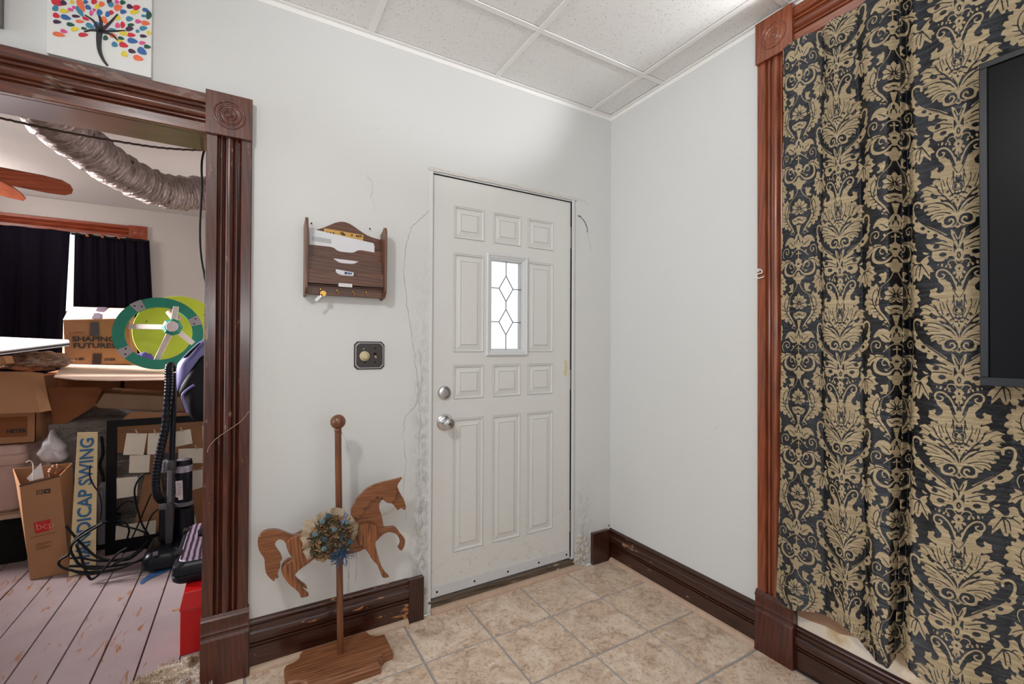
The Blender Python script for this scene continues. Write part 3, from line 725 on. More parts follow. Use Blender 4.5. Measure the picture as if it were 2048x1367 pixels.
    for P in ([(498, 878), (470, 905), (462, 960)], [(498, 878), (452, 878), (412, 902)], [(500, 880), (522, 920), (548, 970)], [(498, 876), (490, 930), (484, 975)], [(460, 880), (445, 860), (425, 858)]): line(P, 6, 4, cut=True)
    poly([(508, 795), (520, 796), (552, 812), (532, 818), (518, 812)])
    # acanthus arm with its curl
    line([(500, 470), (498, 440), (470, 424), (444, 440), (442, 480), (462, 535), (510, 595), (575, 645), (648, 702)], 16, 14, wm=16)
    line([(478, 462), (484, 448), (470, 438), (458, 450), (456, 478)], 5, 5, cut=True); line([(466, 455), (476, 458)], 5)
    poly([(436, 505), (424, 500), (440, 545), (432, 556), (462, 585), (446, 604), (470, 638), (512, 662), (540, 664), (534, 700), (556, 712), (582, 700), (612, 722), (636, 742), (528, 744), (540, 772), (570, 800), (562, 842), (585, 872), (625, 880), (652, 852),
          (672, 846), (690, 838), (690, 745), (650, 715), (580, 662), (510, 608), (458, 545)])
    for e_ in ((470, 560, 8, 14, -.6), (512, 625, 16, 12, .6), (588, 692, 15, 11, .4), (592, 772, 20, 14, .1), (628, 832, 22, 16, .1), (548, 655, 10, 6, .5), (640, 742, 20, 5, .6)): ell(*e_, cut=True)
    line([(560, 745), (620, 762), (680, 790)], 5, 5, cut=True); line([(575, 800), (630, 800), (680, 812)], 5, 5, cut=True); line([(470, 545), (530, 610), (600, 665), (660, 718)], 5, 4, cut=True)
    # --- column B: palmette
    poly([(718, 242), (700, 232), (688, 262), (662, 236), (648, 262), (654, 284), (622, 262), (606, 282), (612, 306), (580, 290), (562, 300), (566, 318), (524, 322), (488, 338), (512, 362), (486, 392), (520, 404), (504, 420), (540, 422), (504, 436), (512, 456), (548, 462),
          (518, 482), (516, 504), (548, 502), (528, 528), (548, 540), (574, 530), (556, 562), (562, 588), (592, 572), (602, 604), (622, 608), (628, 640), (650, 652), (690, 655), (712, 636), (718, 620)])
    for P, w_ in (([(712, 560), (660, 500), (600, 462), (545, 452), (510, 448)], 7), ([(700, 575), (650, 545), (600, 535), (560, 545)], 6), ([(712, 540), (668, 470), (640, 430), (600, 380), (590, 340)], 8), ([(690, 440), (665, 380), (650, 330), (655, 290)], 5),
                  ([(700, 420), (690, 350), (690, 300), (690, 270)], 4), ([(640, 430), (600, 410), (560, 402)], 6), ([(652, 470), (610, 440)], 5), ([(590, 345), (575, 325)], 5), ([(630, 400), (615, 340), (612, 310)], 4)): line(P, w_, 3, cut=True)
    for P in ([(500, 345), (530, 350), (560, 372)], [(500, 392), (530, 395), (548, 404)], [(520, 480), (560, 480), (610, 498)], [(530, 520), (575, 512), (620, 518)], [(560, 575), (590, 555), (640, 560)], [(605, 590), (630, 575), (650, 570)],
              [(688, 262), (684, 300), (676, 330)], [(622, 275), (628, 320), (640, 360)], [(540, 322), (575, 342), (606, 376)], [(660, 510), (630, 480), (590, 462)], [(690, 530), (660, 470), (640, 452)], [(706, 300), (704, 330)]): line(P, 4, 3, cut=True)
    ell(575, 410, 26, 14, .6, True); ell(560, 392, 8, 14, .8, True); ell(575, 412, 5, 3); ell(625, 455, 16, 8, .7, True); ell(655, 400, 8, 12, .4, True)
    ell(718, 372, 38, 38, 0, True); line([(718, 402), (694, 388), (690, 366), (704, 352), (716, 362)], 5, 5); ell(718, 375, 9, 14); line([(706, 378), (712, 392)], 5)
    poly([(718, 292), (712, 318), (696, 308), (702, 328), (686, 330), (718, 336)], True)
    line([(718, 430), (690, 424), (668, 440)], 8, 6, cut=True); line([(718, 458), (700, 450), (680, 470), (655, 476)], 7, 5, cut=True); line([(718, 425), (718, 480)], 12, 8, cut=True); ell(718, 452, 5, 16); line([(694, 438), (690, 460)], 6)
    line([(718, 590), (704, 545), (676, 500), (650, 478)], 6, 14); line([(716, 560), (708, 520), (690, 480)], 5, 5, cut=True); line([(718, 500), (718, 560)], 6, 4)
    ell(672, 606, 46, 44, 0, True); line([(712, 650), (716, 610), (700, 575), (662, 568), (634, 590), (636, 628), (668, 642), (694, 622), (688, 600), (672, 598), (668, 610)], 8, 9, wm=13)
    line([(704, 650), (718, 662)], 9, 9); ell(718, 640, 6, 12, 0, True)
    # fan and stem under the palmette
    poly([(676, 664), (694, 680), (706, 705), (718, 740), (718, 800), (704, 770), (690, 735), (680, 705)]); line([(694, 700), (708, 745)], 5, 4, cut=True)
    line([(712, 800), (700, 765), (672, 745), (652, 760)], 8, 8); line([(718, 775), (716, 745)], 6, 6, cut=True)
    poly([(718, 800), (700, 812), (688, 838), (696, 870), (710, 890), (718, 896)]); ell(718, 848, 12, 24, 0, True); ell(718, 850, 4, 12)
    line([(700, 880), (690, 850), (664, 845), (650, 862)], 8, 8); line([(706, 905), (690, 880), (664, 880), (656, 900), (670, 912)], 7, 7); line([(672, 790), (660, 815), (676, 830)], 6, 6)
    poly([(718, 905), (702, 915), (690, 935), (700, 950), (704, 975), (696, 1000), (706, 1010), (718, 990)]); ell(718, 940, 7, 9, 0, True)
    ell(668, 925, 10, 7, .8); ell(690, 965, 8, 12, .3); ell(622, 905, 7, 13, .2); ell(646, 915, 6, 11, .3); ell(600, 900, 4, 9)
    # seahorse scroll
    line([(716, 1128), (702, 1060), (676, 985), (640, 942), (606, 938), (590, 962), (598, 990), (624, 996), (636, 976), (622, 966)], 9, 9, wm=12)
    poly([(596, 985), (618, 1008), (640, 1004), (650, 1020), (668, 1030), (680, 1075), (690, 1108), (668, 1112), (662, 1145), (640, 1140), (624, 1160), (608, 1132), (596, 1140), (574, 1128), (548, 1116), (556, 1092), (552, 1072), (578, 1066), (590, 1055), (598, 1072), (588, 1088), (606, 1100),
          (630, 1088), (636, 1062), (620, 1040), (602, 1020)])
    ell(612, 1072, 14, 12, 0, True)
    # stem spikes
    poly([(718, 1150), (708, 1120), (706, 1080), (718, 1040)]); poly([(712, 1145), (694, 1120), (676, 1090), (664, 1046), (684, 1068), (702, 1100)]); line([(712, 1135), (698, 1108), (680, 1070)], 4, 3, cut=True)
    line([(716, 1030), (712, 1000)], 5, 5); ell(700, 1035, 6, 14, -.3)
    return F, gx_, gy_
DAM, _, _ = _damask()
def damask_at(s, h):
    """s, h in metres along and down the cloth -> 0..1"""
    n = DAM.shape
    u = np.abs(((s+.175) % .35)-.175)/.175*(n[1]-1); v = (h % .355)/.355*n[0]
    u0 = np.clip(np.floor(u).astype(int), 0, n[1]-2); fu = u-u0
    v0 = np.floor(v).astype(int) % n[0]; v1 = (v0+1) % n[0]; fv = v-np.floor(v)
    d = (DAM[v0, u0]*(1-fu)+DAM[v0, u0+1]*fu)*(1-fv)+(DAM[v1, u0]*(1-fu)+DAM[v1, u0+1]*fu)*fv
    return np.clip(.5+d/24.0, 0, 1)

def curtain_dam():
    NS, NZ = 640, 960
    S = np.linspace(0, 1.30, NS); Tz = np.linspace(0, 1, NZ)      # Tz 0 top, 1 hem
    ks = [0, .04, .075, .13, .165, .20, .25, .305, .325, .36, .41, .440, .455, .472, .50, .56, .62, .70, .76, .80, .86, .95, 1.02, 1.08, 1.15, 1.22, 1.30]
    kyM = [-1.024, -1.062, -1.094, -1.145, -1.168, -1.190, -1.238, -1.286, -1.296, -1.330, -1.385, -1.404, -1.410, -1.416, -1.440, -1.505, -1.565, -1.64, -1.70, -1.735, -1.79, -1.87, -1.93, -1.99, -2.05, -2.11, -2.18]
    kyB = [-.997, -1.045, -1.082, -1.14, -1.175, -1.212, -1.262, -1.302, -1.312, -1.340, -1.378, -1.384, -1.386, -1.398, -1.430, -1.490, -1.560, -1.64, -1.70, -1.735, -1.79, -1.87, -1.93, -1.99, -2.05, -2.11, -2.18]
    kyT = [-1.036, -1.068, -1.098, -1.145, -1.168, -1.188, -1.228, -1.268, -1.280, -1.318, -1.372, -1.398, -1.406, -1.414, -1.440, -1.505, -1.565, -1.64, -1.70, -1.735, -1.79, -1.87, -1.93, -1.99, -2.05, -2.11, -2.18]
    kx = [-.062, -.070, -.076, -.068, -.060, -.078, -.094, -.074, -.066, -.094, -.106, -.066, -.094, -.058, -.100, -.116, -.108, -.070, -.088, -.104, -.09, -.062, -.09, -.104, -.08, -.064, -.08]
    def pw(k, v):
        d = np.interp(S, k, v)
        ker = np.hanning(11); ker /= ker.sum()
        e = np.concatenate([np.full(5, d[0]), d, np.full(5, d[-1])]); return np.convolve(e, ker, 'valid')
    yM, yB, yT, x0 = pw(ks, kyM), pw(ks, kyB), pw(ks, kyT), pw(ks, kx)
    t = Tz[:, None]
    a = np.clip(t/.5, 0, 1); b = np.clip((t-.5)/.5, 0, 1); b = b*b
    Y = (yT*(1-a)+yM*a)*(1-b)+yB*b
    amp = .72+.5*t
    Xm = -.085; X = Xm+(x0-Xm)*amp-.004*t
    X = X-.004*np.sin(S*31+t*5)-.003*np.sin(S*57-t*9+1)
    # crumples
    r2 = np.random.default_rng(3)
    for k in range(26):
        fx, fz, ph = r2.uniform(2, 14), r2.uniform(18, 70), r2.uniform(0, 6.28)
        X = X+.00045*np.sin(S*fx+t*fz+ph)*(1 if fz > 40 else 1.5)
    # hem height along the cloth
    hs = [0, .045, .075, .13, .20, .25, .29, .31, .325, .36, .41, .435, .45, .47, .52, .6, .7, .8, 1.0, 1.3]
    hz = [.270, .256, .262, .282, .292, .292, .275, .246, .236, .236, .238, .262, .284, .286, .262, .246, .25, .262, .25, .25]
    hem = np.interp(S, hs, hz); ker = np.hanning(9); ker /= ker.sum()
    hem = np.convolve(np.concatenate([np.full(4, hem[0]), hem, np.full(4, hem[-1])]), ker, 'valid')
    ztop = 2.398+.004*np.sin(S*22)
    Z = ztop*(1-t)+hem*t
    H_ = 2.398-Z                                    # metres down the cloth
    # pattern: rosette of column A at z = 1.41 (h = .988), columns at s = .075 + n*.35 shift slightly with height
    val = damask_at(np.broadcast_to(S-.075, Z.shape), H_-.988+.0)
    n = NS*NZ
    co = np.stack([X, Y, Z], -1).reshape(-1, 3)
    org = np.array([-.08, -1.5, .24]); co -= org
    I = np.arange(n).reshape(NZ, NS)
    q = np.stack([I[:-1, :-1], I[1:, :-1], I[1:, 1:], I[:-1, 1:]], -1).reshape(-1, 4)
    me = bpy.data.meshes.new('damask_curtain')
    me.vertices.add(n); me.vertices.foreach_set('co', co.astype(np.float32).ravel())
    nf = len(q); me.loops.add(nf*4); me.loops.foreach_set('vertex_index', q.astype(np.int32).ravel())
    me.polygons.add(nf); me.polygons.foreach_set('loop_start', (np.arange(nf)*4).astype(np.int32)); me.polygons.foreach_set('loop_total', np.full(nf, 4, np.int32))
    me.update(calc_edges=True); me.polygons.foreach_set('use_smooth', np.ones(nf, bool))
    at = me.attributes.new('damask', 'FLOAT', 'POINT'); at.data.foreach_set('value', val.astype(np.float32).ravel())
    uv = np.stack([np.broadcast_to(S, Z.shape), H_, np.zeros_like(Z)], -1)
    at = me.attributes.new('cloth', 'FLOAT_VECTOR', 'POINT'); at.data.foreach_set('vector', uv.astype(np.float32).ravel())
    me.materials.append(M_DAM); me.validate()
    o = bpy.data.objects.new('damask_curtain', me); COL.objects.link(o); o.location = org; ORG[o.name] = Vector(org)
    tag(o, 'long black and cream damask curtain over the window, scalloped hem above the baseboard', 'curtain')
    rod = MB().tube([(-.045, -1.06, 2.376), (-.045, -2.40, 2.376)], .009, 12)
    for y in (-1.10, -2.36): rod.box(-.05, -.0, y-.006, y+.006, 2.362, 2.39)
    rod.build('curtain_rod', M_CHROME, o, smooth=True)
    return o
curtain_dam()

# ================================================================ WALL-MOUNTED SCREEN
M_BLK = plain('black bezel plastic', (.005, .006, .009), .35, var=.2, bump=.05, spec=.3)
M_SCR = plain('dark screen glass', (.003, .003, .004), .35, var=.02, bump=0, spec=.08)
TVX = -.20; y1 = W(1957, 127, 'x', TVX).y; z1 = 1.992; z0 = 1.148; y0 = y1-1.46
tv = thing('television', (TVX+.03, (y1+y0)/2, z0), 'large black wall-mounted television in front of the damask curtain', 'television')
m = MB(); bz = .016
m.box(TVX-.0, TVX+.035, y0, y1, z0, z0+.022).box(TVX, TVX+.035, y0, y1, z1-bz, z1).box(TVX, TVX+.035, y1-bz, y1, z0+.022, z1-bz).box(TVX, TVX+.035, y0, y0+bz, z0+.022, z1-bz).box(TVX+.012, TVX+.035, y0+bz, y1-bz, z0+.022, z1-bz)
m.build('bezel', M_BLK, tv, bevel=.0015)
MB().box(TVX+.007, TVX+.012, y0+bz, y1-bz, z0+.022, z1-bz).build('screen', M_SCR, tv)
MB().box(TVX+.035, TVX+.06, y0+.35, y1-.35, z0+.12, z1-.22).build('back_housing', M_BLK, tv, bevel=.01)
MB().box(TVX+.06, TVX+.075, y0+.5, y1-.5, 1.4, 1.75).box(TVX+.075, -.001, y0+.66, y0+.72, 1.5, 1.56).build('wall_bracket', M_CHROME, tv)

# ================================================================ PICTURES OVER THE OPENING
cvx0, cvx1, cvz0 = -2.413, -2.150, 2.1745
cv = MB().box(cvx0, cvx1, -.016, -.001, cvz0, cvz0+.34).build('painted_canvas', plain('white canvas', (.74, .74, .72), .6, var=.02, scale=200, bump=.3), bevel=.001)
tag(cv, 'small white canvas painting of a colourful dabbed tree leaning over the door casing', 'painting')
PC = dict(r=srgb(205, 30, 55), o=srgb(232, 108, 66), b=srgb(48, 96, 158), t=srgb(56, 128, 158), y=srgb(222, 200, 48), p=srgb(60, 26, 56), g=srgb(12, 78, 62), k=srgb(214, 78, 138), n=srgb(24, 26, 26))
keys = list(PC); pm = [plain('paint '+k, PC[k], .4, var=.22, scale=90, bump=.8) for k in keys]
leaves = """340,12,38,24,.5,r;378,18,20,16,.3,p;430,12,14,11,0,y;330,50,18,20,.8,t;382,66,26,13,.1,y;420,58,18,10,.3,k;335,93,22,15,.4,r;392,104,32,15,.3,b;340,130,25,12,.1,p;452,97,25,9,.1,p;420,146,25,12,.2,g;445,173,25,13,-.1,y;380,186,22,12,.3,k;350,205,38,14,.2,o
475,68,38,16,1,t;482,32,42,20,1.1,o;525,45,20,14,.5,b;543,78,12,16,0,k;560,10,18,16,0,r;605,25,18,16,0,o;650,5,16,18,0,p;578,40,14,16,.5,y;592,75,18,20,0,b;640,85,14,18,.3,b;660,30,15,18,1.3,t;695,12,14,12,0,k;730,15,17,14,0,g;702,45,26,20,-.2,o;662,75,15,14,0,r;733,70,20,14,0,b;772,40,20,14,.3,p;812,45,22,16,-.2,r;800,72,28,13,-.1,y;865,60,20,12,.2,b;885,90,18,26,.1,g
510,112,22,10,.4,r;475,128,26,10,.1,o;535,155,28,15,.5,t;575,148,18,18,.5,b;622,122,26,16,.9,o;700,105,18,18,.4,y;770,112,22,16,0,t;822,128,20,12,.1,k;865,138,26,14,.1,o;855,95,16,8,.1,t;700,152,16,16,.4,k;730,148,14,20,0,r;778,150,20,12,-.2,g;500,170,18,8,.2,g;495,207,30,13,0,r;590,180,28,16,.4,g;625,163,20,12,.2,k;668,180,24,13,0,t;770,172,24,14,-.1,p;735,198,28,14,.3,y;780,208,26,13,.1,r;818,186,12,10,.3,t;852,168,24,14,-.1,t;885,195,14,13,.2,y
628,226,16,16,.5,g;672,212,24,14,.3,o;720,228,20,10,.2,g;852,215,22,10,.1,p;710,242,22,9,.2,y;788,243,32,16,.2,b;846,255,20,11,0,k;682,265,20,16,.4,t;735,268,28,16,.3,r;876,278,22,12,.2,g;785,305,24,13,.3,p;845,305,32,20,.6,b;740,322,22,16,.6,y;822,346,32,16,.3,o;440,45,12,9,.2,k;510,12,14,12,0,b;560,60,10,10,0,k""".replace('\n', ';')
m = MB()
def cvp(x, y): return W(x/2.971, y/2.971, 'y', -.0162)
for e in leaves.split(';'):
    x, y, a, b, r, c = e.split(','); x, y, a, b, r = map(float, (x, y, a, b, r)); b *= .95
    P = []
    for k in range(14):
        t = 2*math.pi*k/14; u = a*math.cos(t); v = b*math.sin(t)*(1-.35*math.cos(t)); P.append(cvp(x+u*math.cos(r)-v*math.sin(r), y+u*math.sin(r)+v*math.cos(r)))
    m.prism(P, (0, -.0008-.0006*rng.random(), 0), keys.index(c))
pl = m.build('painted_leaves', pm, cv); pl['kind'] = 'stuff'
m = MB()
for P, w0, w1 in (([(592, 190), (588, 240), (592, 300), (612, 352), (640, 392)], 20, 8), ([(592, 195), (560, 130), (505, 90)], 12, 5), ([(600, 190), (600, 130), (590, 95)], 14, 8), ([(600, 185), (650, 140), (700, 85)], 12, 5),
                  ([(600, 185), (540, 180), (500, 190)], 10, 5), ([(600, 185), (680, 185), (745, 182)], 10, 4), ([(600, 188), (660, 205), (700, 240)], 12, 5)):
    Q = spl([cvp(*p) for p in P], 5); n_ = len(Q)
    hw_ = [(w0+(w1-w0)*i/(n_-1))/2.971/901*2.2*.5 for i in range(n_)]
    Lp = []; Rp = []
    for i in range(n_):
        t_ = (Q[min(i+1, n_-1)]-Q[max(i-1, 0)]).normalized(); s_ = t_.cross(Vector((0, 1, 0)))
        Lp.append(Q[i]+s_*hw_[i]); Rp.append(Q[i]-s_*hw_[i])
    for i in range(n_-1): m.hexa([Lp[i], Lp[i+1], Rp[i+1], Rp[i]], [q+Vector((0, -.0016, 0)) for q in (Lp[i], Lp[i+1], Rp[i+1], Rp[i])])
m.build('painted_trunk', pm[-1], cv)
fr = thing('picture_frame', (-2.62, -.012, 2.33), 'dark grey picture frame edge high on the wall left of the tree canvas', 'picture frame')
fx1 = W(5, 30, 'y', -.012).x; fz0 = W(2, 54, 'y', -.012).z
m = MB().box(fx1-.02, fx1, -.018, -.001, fz0, fz0+.26).box(fx1-.30, fx1-.02, -.018, -.001, fz0, fz0+.02).box(fx1-.30, fx1-.02, -.018, -.001, fz0+.24, fz0+.26).box(fx1-.32, fx1-.30, -.018, -.001, fz0, fz0+.26)
m.build('frame', plain('dark grey frame', (.12, .115, .11), .5), fr, bevel=.001)
MB().box(fx1-.30, fx1-.02, -.008, -.001, fz0+.02, fz0+.24).build('print', plain('pale print', (.6, .6, .58), .6), fr)

# ================================================================ LETTER RACK
M_RACK = wood('walnut rack', srgb(66, 38, 26), srgb(110, 70, 48), 'x', .45, .15, scale=1.3, fig=2)
M_RACKV = wood('walnut rack side', srgb(74, 44, 30), srgb(122, 80, 54), 'z', .45, .15, scale=1.3, fig=2)
rx0, rx1 = -1.650, -1.352; rz0, rz1 = 1.452, 1.742
rack = thing('letter_rack', ((rx0+rx1)/2, -.04, rz0), 'wooden tiered letter rack with brass key hooks hung on the white wall', 'letter rack')
n_ = 16; P = [(rx0, -.008, rz0), (rx1, -.008, rz0), (rx1, -.008, rz1-.035)]
for i in range(n_+1):
    t = i/n_; x = rx1+(rx0-rx1)*t; bump_ = math.exp(-((t-.52)/.27)**2); P.append((x, -.008, rz1-.034+.058*bump_))
MB().prism(P, (0, .008, 0)).build('back_panel', M_RACK, rack, bevel=.001)
for x in (rx0-.010, rx1):
    pr = [(-.0, rz0-.012), (-.055, rz0-.004), (-.078, rz0+.02), (-.082, rz1-.02), (-.074, rz1+.004), (-.055, rz1+.010), (-.04, rz1+.000), (-.0, rz1-.012)]
    MB().prism([(x, a, b) for a, b in pr], (.010, 0, 0)).build('side_panel', M_RACKV, rack, bevel=.002)
def tier(zt, zb, yt, yb, name='tier_front'):
    n_ = 26; top = []
    for i in range(n_+1):
        t = i/n_; x = rx0+(rx1-rx0)*t; d = .016/(1+math.exp((abs(t-.5)-.135)*60)); top.append((x, yt, zt-d))
    return MB().prism([(rx1, yb, zb), (rx0, yb, zb)]+top if False else [Vector(q) for q in top]+[Vector((rx1, yb, zb)), Vector((rx0, yb, zb))], (0, .006, 0)).build(name, M_RACK, rack, bevel=.0008)
tier(1.650, 1.585, -.030, -.030); tier(1.600, 1.537, -.048, -.048); tier(1.547, 1.487, -.066, -.066)
MB().box(rx0, rx1, -.066, -.008, 1.486, 1.492).build('bottom_shelf', M_RACK, rack)
MB().box(rx0, rx1, -.045, -.008, rz0-.002, 1.486).build('hook_rail', M_RACK, rack, bevel=.001)
M_BRASS = plain('brass', srgb(190, 150, 80), .3, metal=1, var=.1)
for x in (-1.597, -1.535, -1.472, -1.418):
    P = [(x, -.045, 1.470), (x, -.056, 1.470), (x, -.063, 1.464), (x, -.064, 1.456), (x, -.059, 1.452)]
    MB().tube(spl(P, 4), .0014, 6).lathe([(.0045, 0), (.0045, .001), (.002, .002)], (x, -.045, 1.470), (0, -1, 0), 10).build('cup_hook', M_BRASS, rack, smooth=True)
lb = MB().box(-1.535, -1.482, -.068, -.0665, 1.484, 1.498).build('paper_label', plain('white paper label', (.75, .75, .76), .6, var=.03), rack)
m = MB()
for k in range(9): x = -1.531+k*.0055; m.obox((x, -.0682, 1.491), ((1, 0, .6), (0, 1, 0), (-.6, 0, 1)), (.0005, .0002, .002+.002*rng.random()))
s_ = m.build('handwriting', plain('ink', (.15, .15, .2), .6), lb)
M_PAPER = plain('white envelope paper', (.72, .73, .76), .6, var=.05, scale=12)
def envelope(x0, x1, z0, z1, y, tilt, label, mat=M_PAPER, nm='envelope', grp=None, sag=.0):
    m = MB().hexa([(x0, y, z0), (x1, y, z0+tilt*.2), (x1, y-.0015, z0+tilt*.2), (x0, y-.0015, z0)], [(x0, y-.006, z1+.004), (x1, y-.006, z1-tilt), (x1, y-.0075, z1-tilt), (x0, y-.0075, z1+.004)])
    return tag(m.build(nm, mat), label, 'envelope', grp)
cd_ = envelope(-1.585, -1.428, 1.60, 1.722, -.0090, .004, 'orange printed card standing at the back of the letter rack', plain('orange card', srgb(205, 160, 84), .6, var=.15), 'printed_card')
cd_['category'] = 'card'
m = MB()
for x in (-1.572, -1.560, -1.548, -1.512, -1.505, -1.475, -1.455, -1.447, -1.438):
    m.obox((x, -.0172, 1.708+.004*rng.random()), ((1, 0, .3), (0, 1, 0), (-.3, 0, 1)), (.0032, .0003, .0036))
m.prism([(-1.523, -.0172, 1.712), (-1.507, -.0172, 1.712), (-1.510, -.0172, 1.721), (-1.515, -.0172, 1.715), (-1.519, -.0172, 1.721)], (0, -.0004, 0))
m.build('card_print', plain('dark brown print', srgb(60, 40, 24), .6), cd_)['kind'] = 'stuff'
envelope(-1.643, -1.386, 1.60, 1.712, -.0185, .026, 'long white envelope at the back of the top rack slot')
e2 = envelope(-1.640, -1.384, 1.60, 1.690, -.0250, .014, 'front white window envelope in the top rack slot')
MB().hexa([(-1.632, -.0322, 1.668), (-1.56, -.0322, 1.664), (-1.56, -.0318, 1.664), (-1.632, -.0318, 1.668)], [(-1.632, -.0336, 1.684), (-1.56, -.0336, 1.680), (-1.56, -.033, 1.680), (-1.632, -.033, 1.684)]).build('address_window', plain('grey window film', (.42, .43, .45), .3), e2)
e3 = envelope(-1.55, -1.43, 1.55, 1.597, -.0355, .0, 'white envelope edge showing in the second slot of the rack')
e4 = envelope(-1.545, -1.475, 1.50, 1.551, -.0530, .004, 'white and blue printed slip in the lowest slot of the rack', nm='paper_slip'); e4['category'] = 'paper slip'
m = MB().box(-1.511, -1.500, -.0608, -.0602, 1.538, 1.547).box(-1.497, -1.490, -.0608, -.0602, 1.538, 1.546).box(-1.488, -1.482, -.0608, -.0602, 1.539, 1.545)
m.build('blue_print', plain('blue print', srgb(40, 60, 120), .6), e4)
# keys
kx = -1.597
key = thing('key', (kx, -.063, 1.44), 'brass key with a white tag hanging from the left rack hook', 'key')
c = Vector((kx+.004, -.066, 1.452))
MB().lathe([(.0115, -.001), (.0115, .001), (.004, .001)], c, (0, -1, 0), 20).build('key_bow', M_BRASS, key)
m = MB().obox(c+Vector((-.012, 0, -.014)), ((.65, 0, .75), (0, 1, 0), (-.75, 0, .65)), (.013, .001, .0028)).build('key_blade', M_CHROME, key)
MB().obox(c+Vector((-.020, -.002, -.022)), ((.65, 0, .75), (0, 1, 0), (-.75, 0, .65)), (.012, .0008, .006)).build('key_tag', M_PAPER, key, bevel=.0005)
for x in (W(623, 446, 'y', -.012), W(740, 457, 'y', -.012)):
    MB().lathe([(.0032, 0), (.0032, .003), (0, .004)], x+Vector((0, .004, 0)), (0, -1, 0), 10).build('nail', M_DARKGAP, rack)

# ================================================================ SWITCH PLATE
M_SIL = plain('antique silver edge', (.36, .37, .36), .3, metal=.8, var=.15, scale=80)
M_PLD = plain('dark plate face', srgb(48, 38, 38), .4, var=.15)
a = W(708, 685, 'y', 0); b = W(768, 737, 'y', 0)
sx0, sx1, sz1, sz0 = -1.460, -1.331, 1.262, 1.141
sw_ = thing('switch_plate', ((sx0+sx1)/2, 0, sz0), 'square dark switch plate with silver border, dimmer knob and toggle', 'light switch')
def octo(i, cc=.013):
    x0, x1, z0, z1 = sx0+i, sx1-i, sz0+i, sz1-i; c = cc
    return [(x0+c, z0), (x1-c, z0), (x1, z0+c), (x1, z1-c), (x1-c, z1), (x0+c, z1), (x0, z1-c), (x0, z0+c)]
def ringp(prof, mat, name, par, cap=True):
    vs = []; fs = []; k = len(prof)
    for i, y in prof: vs += [(x, y, z) for x, z in octo(i)]
    for q in range(k-1): fs += [(q*8+j, q*8+(j+1) % 8, (q+1)*8+(j+1) % 8, (q+1)*8+j) for j in range(8)]
    if cap: fs.append(tuple((k-1)*8+j for j in range(8)))
    return MB().add(vs, fs).build(name, mat, par)
ringp([(0, 0), (.001, -.005), (.006, -.007)], M_PLD, 'plate', sw_)
ringp([(.0045, -.0062), (.0055, -.0085), (.0080, -.0085), (.009, -.0062)], M_SIL, 'silver_border', sw_, False)
dk = Vector((-1.417, -.007, 1.199))
MB().lathe([(.021, 0), (.021, .004), (.019, .006), (.016, .006), (.015, .012), (.012, .016), (.006, .017), (0, .017)], dk, (0, -1, 0), 28).build('dimmer_knob', plain('aged ivory knob', srgb(196, 182, 146), .4, var=.15, scale=200), sw_, smooth=True)
tg = MB().box(-1.377, -1.367, -.0085, -.007, 1.190, 1.213).build('toggle_slot', M_DARKGAP, sw_)
MB().hexa([(-1.376, -.0085, 1.192), (-1.368, -.0085, 1.192), (-1.368, -.0085, 1.202), (-1.376, -.0085, 1.202)], [(-1.375, -.020, 1.190), (-1.369, -.020, 1.190), (-1.369, -.020, 1.196), (-1.375, -.020, 1.196)]).build('toggle', plain('tan toggle', srgb(180, 150, 120), .4), tg)
for x, z, mt in ((-1.420, 1.230, M_SIL), (-1.415, 1.172, M_DARKGAP), (-1.372, 1.232, M_DARKGAP), (-1.372, 1.172, M_DARKGAP)):
    MB().lathe([(.0035, 0), (.003, .002), (0, .0025)], (x, -.007, z), (0, -1, 0), 10).build('screw', mt, sw_)

# ================================================================ CAROUSEL HORSE ON ITS STAND
M_HB = wood('horse board wood', srgb(96, 52, 26), srgb(146, 90, 52), 'x', .38, .25, scale=1.6, fig=7, gw=.14)
M_HL = wood('horse leg wood', srgb(84, 42, 18), srgb(156, 96, 54), 'z', .38, .25, scale=1.3, fig=9, gw=.22)
M_HP = wood('stand pole wood', srgb(88, 48, 26), srgb(122, 72, 42), 'z', .38, .3, scale=1.5)
M_HS = wood('stand base wood', srgb(92, 52, 30), srgb(150, 96, 60), 'x', .45, .15, scale=1.2, fig=3)
BZ = .042; PC0 = W(681, 1305, 'z', BZ); PY = PC0.y
horse = thing('carousel_horse', (PC0.x, PY, 0), 'wooden carousel horse on a pole with a plaque base, dressed with lace and blue ribbon', 'carousel horse')
c4 = lambda L, y: [W(x/2.41+480, y_/2.41+800, 'y', y) for x, y_ in L]
c8 = lambda L, y: [W(x/5.47+700, y_/5.47+930, 'y', y) for x, y_ in L]
# plaque base: symmetric with scooped corners
bx0 = W(569, 1329, 'z', BZ).x; bxr = W(785, 1294, 'z', BZ).x
bk = W(729, 1256, 'z', BZ).y; bk = min(bk, -.040)
bxl = bxr-2*(bxr-PC0.x)+.0; hw = (bxr-PC0.x); byc = PY; hd = bk-byc
hw = .19; xc = bxr-hw; hd = max(hd, .115); yc = bk-hd
def plaque(i):
    w_, d = hw-i, hd-i; c = .052; P = []
    for sx, sy in ((1, 1), (-1, 1), (-1, -1), (1, -1)):
        arc = []
        for k in range(7):
            t = k/6*math.pi/2
            arc.append((xc+sx*(w_-.010-c*math.sin(t)*.95+.0), yc+sy*(d-.006-c*.95*math.cos(t))))
        arc = [(xc+sx*w_, yc+sy*(d-.006-c))]+arc+[(xc+sx*(w_-.010-c), yc+sy*d)]
        P += arc if sx*sy > 0 else arc[::-1]
    return P
vs = []; fs = []; PR_ = [(0, 0), (0, .026), (.002, .029), (.004, .030), (.005, .037), (.009, .041), (.013, BZ)]; n_ = len(plaque(0))
for i, z in PR_: vs += [(x, y, z) for x, y in plaque(i)]
